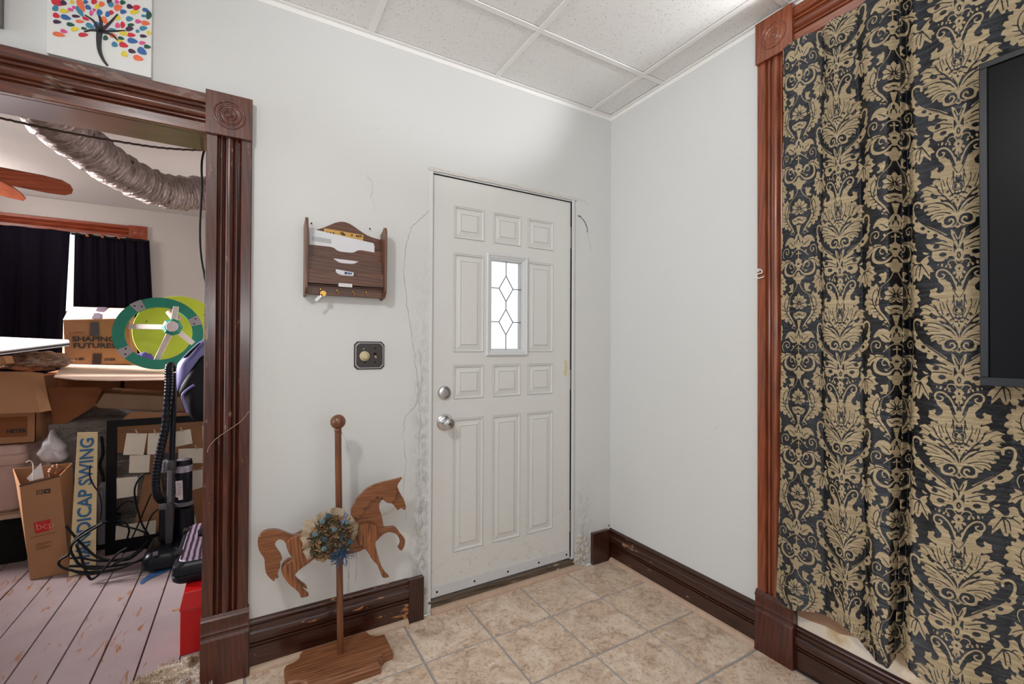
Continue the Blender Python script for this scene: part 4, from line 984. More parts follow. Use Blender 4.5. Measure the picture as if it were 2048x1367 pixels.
for k in range(len(PR_)-1): fs += [(k*n_+j, k*n_+(j+1) % n_, (k+1)*n_+(j+1) % n_, (k+1)*n_+j) for j in range(n_)]
fs += [tuple(range(n_)), tuple((len(PR_)-1)*n_+j for j in range(n_))]
MB().add(vs, fs).build('base', M_HS, horse)
BALL = W(676, 843, 'y', PY); rb = .0285
ptop = BALL.z-rb*.8
pole = MB().tube([(PC0.x, PY, BZ-.02), (PC0.x+(BALL.x-PC0.x)*.5, PY, (BZ+ptop)/2), (BALL.x, PY, ptop)], .0125, 20).build('pole', M_HP, horse, smooth=True)
m = MB(); prof = [(.012, -rb-.012), (.014, -rb-.006), (.013, -rb)]+[(rb*math.sin(t), -rb*math.cos(t)) for t in np.linspace(.45, math.pi, 14)]
MB().lathe(prof, BALL, (0, 0, 1), 28).build('finial', M_HP, horse, smooth=True)
YC0 = PY-.010; TH = .020   # front face of the core board
core = c4([(84, 690), (88, 665), (105, 640), (135, 626), (172, 624), (205, 632), (240, 648), (262, 652), (285, 640), (312, 622), (345, 612), (385, 608), (440, 606), (500, 604)], YC0)
core += c4([(540, 590), (538, 560), (546, 525), (560, 500)], YC0)+c8([(110, 380), (180, 305), (260, 250), (380, 215), (500, 195), (522, 238), (548, 305), (590, 372), (606, 425), (615, 460), (606, 487), (582, 487), (570, 467), (546, 474), (527, 496), (514, 480), (480, 438), (455, 412), (410, 410), (380, 393), (362, 370),
            (335, 395), (320, 430), (322, 480), (345, 540), (360, 620), (371, 680), (420, 681), (490, 672), (516, 690), (550, 745), (590, 785), (606, 820), (600, 880), (564, 944), (528, 908), (550, 880), (558, 845), (543, 800), (510, 755), (480, 742), (430, 727), (372, 750), (330, 788), (290, 830), (250, 870), (160, 915), (90, 950), (0, 970)], YC0)
core += c4([(520, 742), (470, 752), (430, 748), (400, 735), (380, 735), (350, 765), (300, 790), (262, 770), (240, 745), (226, 715), (222, 690), (205, 672), (186, 670), (170, 684), (168, 702), (180, 722), (198, 745), (205, 768), (192, 778), (196, 800), (180, 835), (188, 858), (168, 858), (166, 876), (148, 862), (126, 838), (119, 800), (120, 765), (92, 728)], YC0)
core = smooth_poly(core, 1)
MB().prism(core, (0, TH, 0)).build('horse_body', M_HB, horse, bevel=.0022)
hind = [(228, 715), (224, 690), (240, 668), (272, 652), (310, 645), (345, 652), (378, 672), (392, 700), (380, 742), (345, 778), (300, 808), (272, 832), (262, 852), (278, 880), (300, 905), (320, 925), (336, 938), (326, 948), (290, 955), (292, 940), (272, 915), (240, 892), (215, 862), (203, 832), (210, 802), (235, 782), (258, 768), (242, 745)]
MB().prism(smooth_poly(c4(hind, YC0-.018), 1), (0, .018, 0)).build('hind_leg', M_HL, horse, bevel=.004)
rear = [(240, 760), (205, 790), (198, 815), (205, 842), (225, 868), (250, 880), (285, 892), (312, 905), (325, 912), (322, 897), (295, 878), (272, 858), (258, 842), (262, 818), (290, 790), (300, 765)]
MB().prism(smooth_poly(c4(rear, PY+.010), 1), (0, .018, 0)).build('hind_leg', M_HL, horse, bevel=.004)
fore = [(82, 760), (86, 705), (120, 658), (170, 638), (240, 640), (290, 665), (315, 710), (312, 770), (286, 830), (276, 862), (290, 920), (308, 990), (330, 1070), (370, 1150), (402, 1190), (430, 1210), (426, 1226), (360, 1235), (350, 1190), (330, 1150), (310, 1095), (250, 1040), (220, 980), (190, 940), (150, 905), (110, 870), (86, 825)]
MB().prism(smooth_poly(c8(fore, YC0-.018), 1), (0, .018, 0)).build('front_leg', M_HL, horse, bevel=.004)
MB().prism(smooth_poly(c8([(x-6, y-4) for x, y in fore], PY+.010), 1), (0, .018, 0)).build('front_leg', M_HL, horse, bevel=.004)
mane = [(35, 570), (14, 540), (12, 480), (50, 420), (70, 372), (100, 335), (180, 258), (260, 212), (380, 178), (500, 150), (568, 131), (575, 140), (552, 168), (540, 188), (528, 205), (520, 235), (514, 290), (500, 340), (494, 398), (462, 395), (455, 418), (412, 412), (385, 397), (368, 368), (350, 348), (325, 374), (312, 340), (290, 345), (265, 388), (226, 390), (215, 420), (180, 466), (150, 470), (160, 520), (138, 545), (108, 545), (100, 592), (60, 575)]
MB().prism(c8(mane, YC0-.012), (0, .012, 0)).build('mane', M_HB, horse, bevel=.003)
MB().prism(c8(mane, PY+.010), (0, .012, 0)).build('mane', M_HB, horse, bevel=.003)
# reins of fine chain
M_CHAIN = plain('tarnished gold chain', srgb(190, 150, 120), .35, metal=.9)
for P in ([(95, 600), (180, 597), (270, 580), (345, 556), (430, 528), (520, 490)], [(345, 545), (400, 520), (450, 495), (495, 468)]):
    Q = spl(c8(P, YC0-.020), 10); m = MB()
    for i, q in enumerate(Q): m.lathe([(.0005, -.0012), (.0013, 0), (.0005, .0012)], q, (1, 0, .2) if i % 2 else (0, 1, .1), 5)
    m.build('rein_chain', M_CHAIN, horse)
# lace posy round the pole
pc = W(660, 1072, 'y', PY-.05); M_LACE = plain('aged lace', srgb(168, 150, 128), .9, var=.35, scale=220, bump=1)
P = []; NR, NA = 9, 90
for i in range(NR):
    r_ = .012+.084*i/(NR-1); row = []
    for j in range(NA+1):
        t = 2*math.pi*j/NA; wv = math.sin(t*11)*.010*(i/(NR-1))+math.sin(t*23+i)*.004*(i/(NR-1))
        rr = r_*(1+.05*math.sin(t*5+1)+.03*math.sin(t*13))
        row.append(pc+Vector((rr*math.cos(t)*1.06, -.012+.03*(i/(NR-1))**2+wv+.003*math.sin(i*2.2), rr*math.sin(t)*1.02)))
    P.append(row)
lace = MB().grid(P).build('lace_ruffle', M_LACE, horse, smooth='all', solid=.0012)
m = MB()
for k in range(420):
    a = rng.random()*6.28; r_ = .078*math.sqrt(rng.random()); q = pc+Vector((r_*math.cos(a), -.014-.012*rng.random(), r_*math.sin(a)))
    s = .003+.004*rng.random(); m.obox(q, (rng.normal(size=3), rng.normal(size=3), rng.normal(size=3)), (s, s*.35, s*1.4), int(rng.integers(0, 3)))
st = m.build('dried_flowers', [plain('dried tan bloom', srgb(150, 118, 84), .9, var=.3, scale=200), plain('dried brown bloom', srgb(88, 60, 42), .9, var=.3, scale=200), plain('dried olive leaf', srgb(70, 74, 52), .8, var=.3, scale=200)], horse); st['kind'] = 'stuff'
M_ROSE = plain('dusty blue rosebud', srgb(104, 128, 134), .8, var=.35, scale=160); M_ROSE2 = plain('deep blue rosebud', srgb(62, 86, 104), .8, var=.3, scale=160)
M_LEAF = plain('small green leaf', srgb(58, 74, 58), .7, var=.3)
for i, (x, y) in enumerate(((656, 1031), (644, 1042), (630, 1067), (650, 1077), (647, 1096), (694, 1043), (701, 1083), (668, 1058))):
    q = W(x, y, 'y', PY-.078)
    rs = MB().lathe([(.002, 0), (.008, .003), (.0095, .008), (.0085, .012), (.006, .013), (.0055, .011), (.003, .011), (.002, .013), (0, .013)], q+Vector((0, .006, 0)), (.15*math.sin(i*2), -1, .15*math.cos(i)), 9).build('rosebud', M_ROSE if i % 3 else M_ROSE2, horse)
    m = MB()
    for s in (0, 2.1, 4.2):
        d = Vector((math.cos(s+i), -.2, math.sin(s+i))); m.prism([q+d*.006, q+d*.013+Vector((0, 0, .004)), q+d*.019, q+d*.013-Vector((0, 0, .004))], (0, .0008, 0))
    m.build('sepals', M_LEAF, rs)
M_RIB = plain('blue satin ribbon', srgb(58, 96, 140), .3, var=.3, scale=60, bump=.3)
M_RIB2 = plain('slate ribbon', srgb(62, 74, 90), .4, var=.25, scale=60)
def ribbon(pts, wd, mat, name='ribbon', y=None):
    Q = spl(pts, 6)
    return MB().tube(Q, [wd*(.75+.25*math.sin(i*.8)) for i in range(len(Q))], 6, flat=.18).build(name, mat, horse, smooth=True)
yy = PY-.085
def wy(x, y, d=0): return W(x, y, 'y', yy-d)
ribbon([wy(692, 1025), wy(688, 1036, .004), wy(684, 1046, .006)], .006, M_RIB); ribbon([wy(684, 1046), wy(683, 1058), wy(686, 1066)], .0045, M_RIB)
for x0, x1 in ((684, 680), (687, 690), (685, 685), (682, 677)): ribbon([wy(x0, 1068), wy((x0+x1)/2+1, 1084, .006), wy(x1, 1100, .003)], .0032, M_RIB)
for i in range(30):
    a = 2.7+rng.random()*3.2 if i < 14 else rng.random()*6.28; L = .026+.030*rng.random()
    c0 = wy(684+rng.normal()*4, 1103+rng.normal()*3, .004); d = Vector((math.cos(a), -.25, -abs(math.sin(a))*.8)).normalized(); s_ = d.cross(Vector((0, 1, 0))).normalized()
    ribbon([c0, c0+d*L*.6+s_*.008, c0+d*L, c0+d*L*.6-s_*.008, c0], .0026, M_RIB if i % 3 else M_RIB2, 'ribbon_loop')
for P in ([(694, 1112), (695, 1135), (697, 1156), (694, 1192)], [(697, 1112), (699, 1140), (697, 1160), (700, 1190)], [(712, 1102), (713, 1130), (711, 1162)]): ribbon([wy(x, y, -.02) for x, y in P], .0024, M_RIB2, 'ribbon_tail')
ribbon([W(671, 864, 'y', PY-.014), W(678, 862, 'y', PY-.016), W(684, 864, 'y', PY-.014), W(681, 867, 'y', PY+.012), W(672, 866, 'y', PY+.013)], .0022, M_RIB2)
ribbon([W(683, 866, 'y', PY-.02), W(690, 874, 'y', PY-.02), W(694, 886, 'y', PY-.015), W(697, 902, 'y', PY-.012)], .0022, M_RIB2, 'ribbon_tail')

# ================================================================ BACK ROOM SHELL
BH = 2.623; BY = 3.90
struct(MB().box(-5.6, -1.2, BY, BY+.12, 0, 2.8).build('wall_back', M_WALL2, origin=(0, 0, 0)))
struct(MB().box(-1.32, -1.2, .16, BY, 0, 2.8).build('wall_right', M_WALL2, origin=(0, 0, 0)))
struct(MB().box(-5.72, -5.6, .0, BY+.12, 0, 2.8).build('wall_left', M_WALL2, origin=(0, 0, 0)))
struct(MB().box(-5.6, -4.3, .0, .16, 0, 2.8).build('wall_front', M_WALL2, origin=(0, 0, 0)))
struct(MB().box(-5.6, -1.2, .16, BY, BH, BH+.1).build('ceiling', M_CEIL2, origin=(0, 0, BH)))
fl2 = struct(MB().box(-5.6, -1.32, .0, BY, -.05, -.012).build('floor', plain('dirt in board joints', srgb(74, 50, 40), .9), origin=(0, 0, 0)))
bw = .1345; x = -2.0735+bw*5
bmesh_ = None
while x > -5.55:
    q = MB().hexa([(0, 0, -.012), (bw-.0035, 0, -.012), (bw-.0035, BY, -.012), (0, BY, -.012)], [(.002, 0, 0), (bw-.005, 0, 0), (bw-.005, BY, 0), (.002, BY, 0)])
    if bmesh_ is None:
        o = q.build('floor_board', M_BOARD, fl2, origin=(0, 0, 0)); bmesh_ = o.data
    else:
        o = bpy.data.objects.new('floor_board', bmesh_); COL.objects.link(o); o.parent = fl2
    o.location = (x-bw+.0017, 0.0, -.0005-.0015*rng.random()); x -= bw
tp = MB().prism([W(279, 1164, 'z', .0005), W(283, 1168, 'z', .0005), W(300, 1157, 'z', .0005), W(325, 1146, 'z', .0005), W(343, 1137, 'z', .0005), W(339, 1131, 'z', .0005), W(318, 1137, 'z', .0005), W(296, 1149, 'z', .0005)], (0, 0, .0006)).build('painters_tape', plain('blue tape', srgb(52, 90, 140), .6, var=.15))
tag(tp, 'strip of blue masking tape stuck on the painted floor boards', 'tape')

# far window: casing, panes, sill
gl = NT('window glass'); gl.set((.9, .95, 1), .02, trans=1.0); gl.b.inputs['IOR'].default_value = 1.01
struct(mould(FLUTE, (-2.895, BY, 2.325), (0, 0, .8), (0, -1, 0), (-1.6, 0, 0)).build('trim_24', M_FARTRIM, smooth=True), 'reddish window head casing in the back room')
corner_block((-2.893, BY, 2.312), (1, 0, 0), (0, 0, 1), (0, -1, 0), .145, .03, M_FARTRIM, 'trim_25', .135)
struct(mould(FLUTE, (-2.893, BY, .5), (1, 0, 0), (0, -1, 0), (0, 0, 1.81)).build('trim_26', M_FARTRIM, smooth=True))
wn = struct(MB().box(-4.4, -2.93, BY-.012, BY+.0, .75, .79).box(-4.4, -2.93, BY-.03, BY, 1.52, 1.56).box(-4.4, -4.36, BY-.02, BY, .75, 2.3).box(-2.97, -2.93, BY-.02, BY, .75, 2.3).box(-3.68, -3.64, BY-.02, BY, .75, 2.3).build('window_1', M_LITE))
m_ = NT('daylit window pane'); m_.b.inputs['Emission Color'].default_value = (.86, .93, 1, 1); m_.b.inputs['Emission Strength'].default_value = 1.6
MB().box(-4.36, -2.97, BY-.006, BY-.002, .79, 2.30).build('pane', m_.mat, wn)

def cloth_panel(name, x0, x1, y, z0, z1, nf, amp, mat, label, cat='curtain', x0b=None, x1b=None, seed=0, grp=None):
    P = []; nz, nx = 24, 120
    for i in range(nz+1):
        t = i/nz; z = z1+(z0-z1)*t; a = x0+((x0b if x0b is not None else x0)-x0)*t; b = x1+((x1b if x1b is not None else x1)-x1)*t; row = []
        for j in range(nx+1):
            s = j/nx; row.append((a+(b-a)*s+.006*math.sin(s*nf*6.28*1.3+seed), y+amp*math.sin(s*nf*6.28+seed+.5*math.sin(s*7+t*2))*(.6+.4*t)+amp*.3*math.sin(s*nf*15+seed*2), z+.004*math.sin(s*nf*6.28)))
        P.append(row)
    o = MB().grid(P).build(name, mat, smooth='all', solid=.002); return tag(o, label, cat, grp)
m_ = NT('navy velvet'); v_ = m_.mapping((1, 1, .1)); m_.set(m_.mix(m_.noise(v_, 26, 4), srgb(8, 5, 12), srgb(22, 16, 34)), .8, sheen=.03, spec=.1); M_NAVY = m_.mat
cloth_panel('navy_curtain', -4.35, -3.318, BY-.07, .86, 2.318, 5, .022, M_NAVY, 'left dark navy curtain panel over the back room window', x1b=-3.365, seed=1)
c2 = cloth_panel('navy_curtain', -3.292, -2.728, BY-.07, .86, 2.305, 6, .020, M_NAVY, 'right dark navy curtain panel, clipped up beside the bare wall', x0b=-3.30, x1b=-2.655, seed=2)
M_COPPER = plain('copper clip', srgb(176, 110, 74), .35, metal=.9)
for x in (175, 205, 238):
    q = W(x, 471+(x-175)*.07, 'y', BY-.11); MB().lathe([(.016, -.01), (.018, 0), (.016, .01)], q, (1, 0, .2), 12).build('curtain_clip', M_COPPER, c2)
MB().tube([(-3.3, BY-.10, 2.29), (-2.74, BY-.10, 2.285)], .009, 10).build('curtain_rod', M_DARKGAP, c2)

# ================================================================ CEILING FAN, DUCT, ROPE, CABLES
M_FAN = wood('fan blade wood', srgb(96, 40, 22), srgb(138, 70, 42), 'x', .3, .3)
fx, fy, fz = -3.82, 2.1, 2.36
fan = thing('ceiling_fan', (fx, fy, fz-.1), 'ceiling fan with reddish wooden blades in the back room', 'ceiling fan')
MB().lathe([(.0, .262), (.06, .262), (.05, .22), (.015, .20), (.015, .10), (.07, .09), (.11, .05), (.12, 0), (.10, -.04), (.05, -.06), (0, -.06)], (fx, fy, fz), (0, 0, 1), 28).build('motor_housing', M_CHROME, fan, smooth=True)
def blade(tipa, tipb, wd):
    a = Vector(tipa); c = Vector((fx, fy, fz-.0)); d = (a-c); L = d.length; u = d.normalized(); s = u.cross(Vector((0, 0, 1))).normalized(); n = s.cross(u)
    if n.z < 0: n = -n
    if s.y > 0: s = -s
    n = (n-s*-.42*1.0).normalized() if False else (n+s*.0+Vector((0, .48, 0))).normalized(); s = u.cross(n).normalized()
    pr = [(.13, -wd*.34), (.3*L, -wd*.42), (.85*L, -wd*.5), (.95*L, -wd*.44), (.99*L, -wd*.25), (L, 0), (.99*L, wd*.25), (.95*L, wd*.44), (.85*L, wd*.5), (.3*L, wd*.42), (.13, wd*.34)]
    o = MB().prism([c+u*p+s*q for p, q in pr], n*.008).build('blade', M_FAN, fan, bevel=.002)
    MB().prism([c+u*.09+s*.02, c+u*.22+s*.035, c+u*.22-s*.035, c+u*.09-s*.02], n*-.004).build('blade_iron', M_CHROME, o)
blade(W(146, 380, 'y', 2.2), 0, .17); blade(W(43, 388, 'y', 1.72), 0, .18)
for a in (2.3, 3.6, 4.8): blade((fx+.92*math.cos(a), fy+.92*math.sin(a), fz), 0, .14)

m_ = NT('crinkled foil duct'); v_ = m_.mapping()
m_.set(m_.mix(m_.noise(v_, 26, 6, .7), srgb(110, 90, 86), srgb(196, 180, 176)), .33, metal=.55); m_.bump(m_.noise(v_, 60, 5, .7), .8, .008); M_DUCT = m_.mat
dp = spl([(-2.78, .42, 2.58), (-2.70, .62, 2.42), W(92, 222, 'y', .82), W(160, 285, 'y', 1.05), W(245, 345, 'y', 1.3), W(330, 382, 'y', 1.48), W(412, 386, 'y', 1.60), (-1.85, 1.66, 2.33), (-1.60, 1.66, 2.45), (-1.42, 1.66, 2.55)], 16)
Q = []; k = 3
for i in range(len(dp)-1):
    for s in range(k): Q.append(dp[i].lerp(dp[i+1], s/k))
rr = [.098+.007*math.sin(i*1.55)+.004*math.sin(i*.37)+.002*rng.normal() for i in range(len(Q))]
m = MB().tube(Q, rr, 28)
m.v = [Vector(v)+Vector((rng.normal(), rng.normal(), rng.normal()))*.0022 for v in m.v]
tag(m.build('flexible_duct', M_DUCT, smooth='all'), 'crinkled silver flexible duct hose sagging under the back room ceiling', 'duct')
for z_, x_ in ((2.55, -2.74),): pass
M_ROPE = plain('dark brown cord', srgb(58, 40, 34), .8, var=.3, scale=300)
rp = spl([W(-60, 226, 'y', .35), W(0, 236, 'y', .35), W(120, 262, 'y', .35), W(250, 285, 'y', .35), W(340, 297, 'y', .35), (-1.99, .30, 2.08), (-1.90, .165, 2.10)], 14)
rp = [(-3.42, .17, 2.14), (-3.1, .3, 2.09)]+rp
tag(MB().tube([Vector(q)+Vector((0, 0, .0012*math.sin(i*2.4))) for i, q in enumerate(rp)], .0042, 6).build('rope', M_ROPE, smooth='all'), 'thin dark rope strung across the top of the wide opening', 'rope')
M_CABLE = plain('black rubber cable', (.006, .006, .007), .5, var=.2, spec=.2)
tag(MB().tube(spl([(-1.93, .172, 2.2), W(408, 302, 'y', .19), W(404, 380, 'y', .19), W(400, 450, 'y', .19), W(401, 500, 'y', .19), W(407, 540, 'y', .19), W(418, 580, 'y', .19), (-1.90, .17, 1.30)], 8), .0042, 8).build('hanging_cable', M_CABLE, smooth='all'), 'black cable hanging behind the right edge of the opening', 'cable')

# ================================================================ CLUTTER
def card_mat(name, c, var=.12, r=.8):
    m = NT(name); v = m.mapping(); m.set(m.mix(m.noise(v, 8, 5), mul(c, 1-var), mul(c, 1+var)), r, spec=.2)
    m.bump(m.noise(m.mapping((1, 1, 30)), 10, 2), .08, .002); return m.mat
M_CB = card_mat('corrugated cardboard', srgb(160, 116, 84)); M_CBD = card_mat('dark cardboard', srgb(128, 80, 50)); M_CBLIT = card_mat('cardboard with painted light', srgb(222, 192, 174))  # the palest cardboard carries the bright light from above in its colour
M_PRT = plain('black print', (.02, .018, .018), .6, var=.05)
M_TAPE = plain('clear brown tape', srgb(60, 44, 38), .25, var=.1)
def hexbox(name, F, B, mat, th=.004, lid=True, label=None, cat='box', open_top=False, grp=None):
    """F/B = four corners of the front / back face (bl, br, tr, tl)"""
    F = [Vector(q) for q in F]; B = [Vector(q) for q in B]
    root = thing(name, ((F[0]+F[1]+B[0]+B[1])/4), label, cat, grp)
    m = MB()
    def wall(q, inn):
        n = (q[1]-q[0]).cross(q[2]-q[0]).normalized()
        if n.dot(inn-q[0]) < 0: n = -n
        m.prism(q, n*th)
    c = sum(F+B, Vector())/8
    wall([F[0], F[1], F[2], F[3]], c); wall([B[0], B[1], B[2], B[3]], c); wall([F[0], B[0], B[3], F[3]], c); wall([F[1], B[1], B[2], F[2]], c); wall([F[0], F[1], B[1], B[0]], c)
    m.build('box_body', mat, root)
    if not open_top: MB().slab([F[3], F[2], B[2], B[3]], th).build('lid', mat, root)
    return root

# heap under a drop cloth, cartons on it
def lumpy(name, pts_fn, nu, nv, mat, label, cat, solid=0, parent=None):
    P = [[pts_fn(i/nu, j/nv) for j in range(nv+1)] for i in range(nu+1)]
    o = MB().grid(P).build(name, mat, parent, smooth='all', solid=solid, recalc=False)
    return tag(o, label, cat) if label else o
from mathutils import noise as mnoise
def nz3(x, y, z, k): return mnoise.noise(Vector((x*k, y*k, z*k)))
m_ = NT('grey plastic drop cloth'); v_ = m_.mapping()
m_.set(m_.mix(m_.noise(v_, 6, 5), srgb(140, 130, 122), srgb(186, 178, 168)), .35, spec=.6); m_.bump(m_.noise(v_, 14, 6, .65, 2.0), 1, .07); M_TARP = m_.mat
def heap(u, v):
    x = -2.87+1.17*v; pr = [(1.80, 0), (1.80, .3), (1.77, .6), (1.71, .765), (1.93, .778), (1.97, .84), (2.5, .84), (2.62, .5), (2.66, 0)]
    f = u*(len(pr)-1); k = min(int(f), len(pr)-2); f -= k; y = pr[k][0]*(1-f)+pr[k+1][0]*f; z = pr[k][1]*(1-f)+pr[k+1][1]*f
    a = .03 if .02 < u < .98 else 0
    r = abs(nz3(x, z+y, 0, 5))*1.4-.3; r2 = abs(nz3(x+3, z*1.5+y, 4, 13))
    return Vector((x, y-(r*.07+r2*.035 if z < .76 else 0), max(z-(.0*r), .0)))
lumpy('drop_cloth', heap, 60, 120, M_TARP, 'crumpled grey plastic drop cloth heaped behind the framed cards', 'drop cloth')
# left carton with a hanging side flap
q = hexbox('cardboard_box', [(-2.97, 2.04, .845), (-2.60, 2.04, .845), (-2.60, 2.04, 1.03), (-2.97, 2.04, 1.06)], [(-2.97, 2.4, .845), (-2.60, 2.4, .845), (-2.60, 2.4, 1.03), (-2.97, 2.4, 1.07)], M_CBD, label='dark brown carton under the flat sheet, its loose flap hanging over the drop cloth')
MB().slab([W(x/6.835+60, y/6.835+760, 'y', 1.72) for x, y in ((230, 100), (950, 95), (985, 130), (885, 350), (395, 655), (325, 608))], .004).build('flap', M_CBD, q)
m = MB().obox((0, 0, 0), ((1, 0, 0), (0, 1, 0), (0, 0, 1)), (0, 0, 0))
# wrapped flat parcel
M_WRAP = plain('kraft parcel in clear wrap', srgb(124, 92, 66), .22, var=.2, scale=12, spec=.7, bump=.6)
P = WP([(190, 811), (208, 785), (334, 792), (420, 800), (420, 824), (335, 824), (196, 816)], 'y', 1.68)
tag(MB().prism(P, (0, .24, .012)).build('wrapped_parcel', M_WRAP, bevel=.006), 'brown parcel in clear wrap lying under the flat cardboard sheet', 'parcel')
q = hexbox('cardboard_box', [(-2.58, 2.0, .845), (-2.0, 2.0, .845), (-2.0, 2.0, 1.03), (-2.58, 2.0, 1.03)], [(-2.58, 2.45, .845), (-2.0, 2.45, .845), (-2.0, 2.45, 1.05), (-2.58, 2.45, 1.05)], M_CBD, label='dark carton behind the wrapped parcel under the flat sheet')
# brown sheets leaning inside the frame
q = MB().slab(WP([(258, 1101), (298, 905), (316, 900), (336, 1090)], 'y', 1.60), .004).build('cardboard_sheet', M_CB); tag(q, 'narrow brown cardboard piece leaning behind the vacuum hose', 'cardboard')
q = MB().slab(WP([(232, 905), (232, 848), (262, 823), (430, 826), (430, 1070), (372, 1081), (372, 905)], 'y', 1.62), .004).build('cardboard_sheet', M_CB); tag(q, 'brown cardboard sheet behind the top of the black card frame', 'cardboard')
# flat cardboard on top
FS = [W(108, 752, 'y', 1.47), W(150, 757, 'y', 1.46), W(220, 759, 'y', 1.46), W(332, 758, 'y', 1.46), (-1.95, 1.5, 1.035), (-1.95, 2.5, 1.10), W(128, 727, 'y', 2.12)]
FS = [Vector(f) for f in FS]
q = MB().prism(FS, (0, 0, -.007)).build('flat_cardboard', M_CBLIT); tag(q, 'flattened cardboard sheet coloured as brightly lit, with blue scribbles lying on the pile', 'cardboard')
M_BLUE = plain('blue marker', srgb(92, 92, 160), .6)
def onfs(px, py):
    a = FS[1]; n = (FS[3]-FS[1]).cross(FS[6]-FS[1]).normalized(); d = FW+RT*((px-1024)/FPX)-UP*((py-683.5)/FPX); t = (a-CAM).dot(n)/d.dot(n); return CAM+d*t+Vector((0, 0, .001))
m = MB()
for L in ([(237, 746), (245, 741), (254, 747), (262, 742), (258, 749), (243, 748)], [(281, 744), (300, 741), (318, 742)], [(183, 742), (192, 738), (199, 735)], [(237, 738), (256, 733), (272, 737), (262, 742), (240, 738)]): m.tube([onfs(*p) for p in L], .0022, 4, flat=.3)
m.build('marker_scribble', M_BLUE, q)['kind'] = 'stuff'

# SHAPING FUTURES carton
F = [W(130, 727, 'y', 2.10), W(262, 731, 'y', 2.10), W(258, 637, 'y', 2.10), W(127, 640, 'y', 2.10)]
B = [W(124, 722, 'y', 2.42), W(276, 723, 'y', 2.42), W(268, 620, 'y', 2.42), W(140, 616, 'y', 2.42)]
for a in (F[0], F[1], B[0], B[1]): a.z = max(a.z, 1.09)
F[0].z = F[1].z = 1.106; B[0].z = B[1].z = 1.118
q = hexbox('printed_carton', F, B, M_CB, label='cardboard carton printed SHAPING FUTURES standing on the pile')
MB().slab([F[3]+Vector((0, -.012, .003)), F[2]+Vector((0, -.012, .003)), B[2]+Vector((0, 0, .012)), B[3]+Vector((0, 0, .012))], .004).build('top_flap', M_CBLIT, q)
xd = (F[1]-F[0]).normalized()
text('SHAPING', .047, W(144, 682, 'y', 2.095), xd, (0, 0, 1), M_PRT, 'lettering', q, sx=1.15, bold=.0012)
text('FUTURES', .047, W(146, 694, 'y', 2.095)+Vector((0, 0, -.005)), xd, (0, 0, 1), M_PRT, 'lettering', q, sx=1.15, bold=.0012)
text('1-80', .022, W(149, 720, 'y', 2.095), xd, (0, 0, 1), M_PRT, 'lettering', q, bold=.0008, sx=1.2); text('EYER', .022, W(209, 721, 'y', 2.095), xd, (0, 0, 1), M_PRT, 'lettering', q, bold=.0008, sx=1.2)
MB().slab(WP([(181, 644), (198, 644), (199, 672), (179, 671)], 'y', 2.094), .001).build('tape_strip', M_TAPE, q)
MB().slab(WP([(186, 707), (204, 707), (202, 730), (184, 730)], 'y', 2.094), .001).build('tape_strip', M_TAPE, q)
a, b = .42, .56
MB().slab([F[3].lerp(F[2], a)+Vector((0, -.014, .006)), F[3].lerp(F[2], b)+Vector((0, -.014, .006)), B[3].lerp(B[2], b)+Vector((0, -.002, .016)), B[3].lerp(B[2], a)+Vector((0, -.002, .016))], .001).build('tape_strip', plain('grey tape', srgb(96, 86, 100), .4), q)
m = MB()
for k in range(24):
    x = 133+k*1.5; m.tube([W(x, 665-.15*(x-133)*0+1.5*math.sin(k*1.7), 'y', 2.096), W(x+1.5, 664+1.8*math.sin(k*2.3+1), 'y', 2.096)], .0012, 4)
m.build('faded_print', M_CBD, q)['kind'] = 'stuff'

# green wheel and lime disc
M_GRN = plain('green painted foam', srgb(14, 120, 98), .55, var=.18, scale=30, bump=.4); M_LIME = plain('lime painted disc', srgb(188, 200, 50), .5, var=.08, scale=14)
M_WTAPE = plain('white tape', srgb(206, 196, 190), .5, var=.1, scale=50); M_GREYP = plain('grey metal plate', srgb(150, 142, 146), .45, var=.08)
wc = W(320, 667, 'y', 1.72); wn_ = Vector((.03, -1, .16)).normalized(); wu = Vector((1, 0, 0)); wu = (wu-wn_*wu.dot(wn_)).normalized(); wv = wn_.cross(wu)*-1
if wv.z < 0: wv = -wv
R0, R1 = .236, .176
wheel = thing('spoked_wheel', wc+wv*-R0, 'green spoked wheel with white spokes leaning on the cardboard pile', 'wheel')
def ann(r0, r1, a0, a1, n, off, th, mat, name, par, c=wc):
    m = MB(); vs = []; 
    for k in range(n+1):
        t = a0+(a1-a0)*k/n; d = wu*math.cos(t)+wv*math.sin(t)
        vs += [c+d*r0+wn_*off, c+d*r1+wn_*off, c+d*r1+wn_*(off+th), c+d*r0+wn_*(off+th)]
    fs = [(k*4+j, k*4+(j+1) % 4, (k+1)*4+(j+1) % 4, (k+1)*4+j) for k in range(n) for j in range(4)]
    if abs(a1-a0) < 6.2: fs += [(0, 1, 2, 3), (n*4, n*4+3, n*4+2, n*4+1)]
    return m.add(vs, fs).build(name, mat, par, smooth=True)
rim = ann(R1, R0, 0, 2*math.pi, 72, 0, .03, M_GRN, 'rim', wheel)
for a in (2.15, 3.78, .42): 
    pl_ = ann(R1-.002, R0+.002, a-.14, a+.14, 6, .029, .003, M_GREYP, 'joint_plate', rim)
    for s in (-.07, .07):
        d = wu*math.cos(a+s)+wv*math.sin(a+s); MB().lathe([(.005, 0), (.003, .003)], wc+d*((R0+R1)/2+s*.15)+wn_*.032, wn_, 8).build('rivet', M_DARKGAP, pl_)
hc = W(345, 654, 'y', 1.60)
hub = MB().lathe([(.052, 0), (.055, .03), (.040, .045)], hc-wn_*.02, wn_, 8).build('hub', M_GRN, wheel)
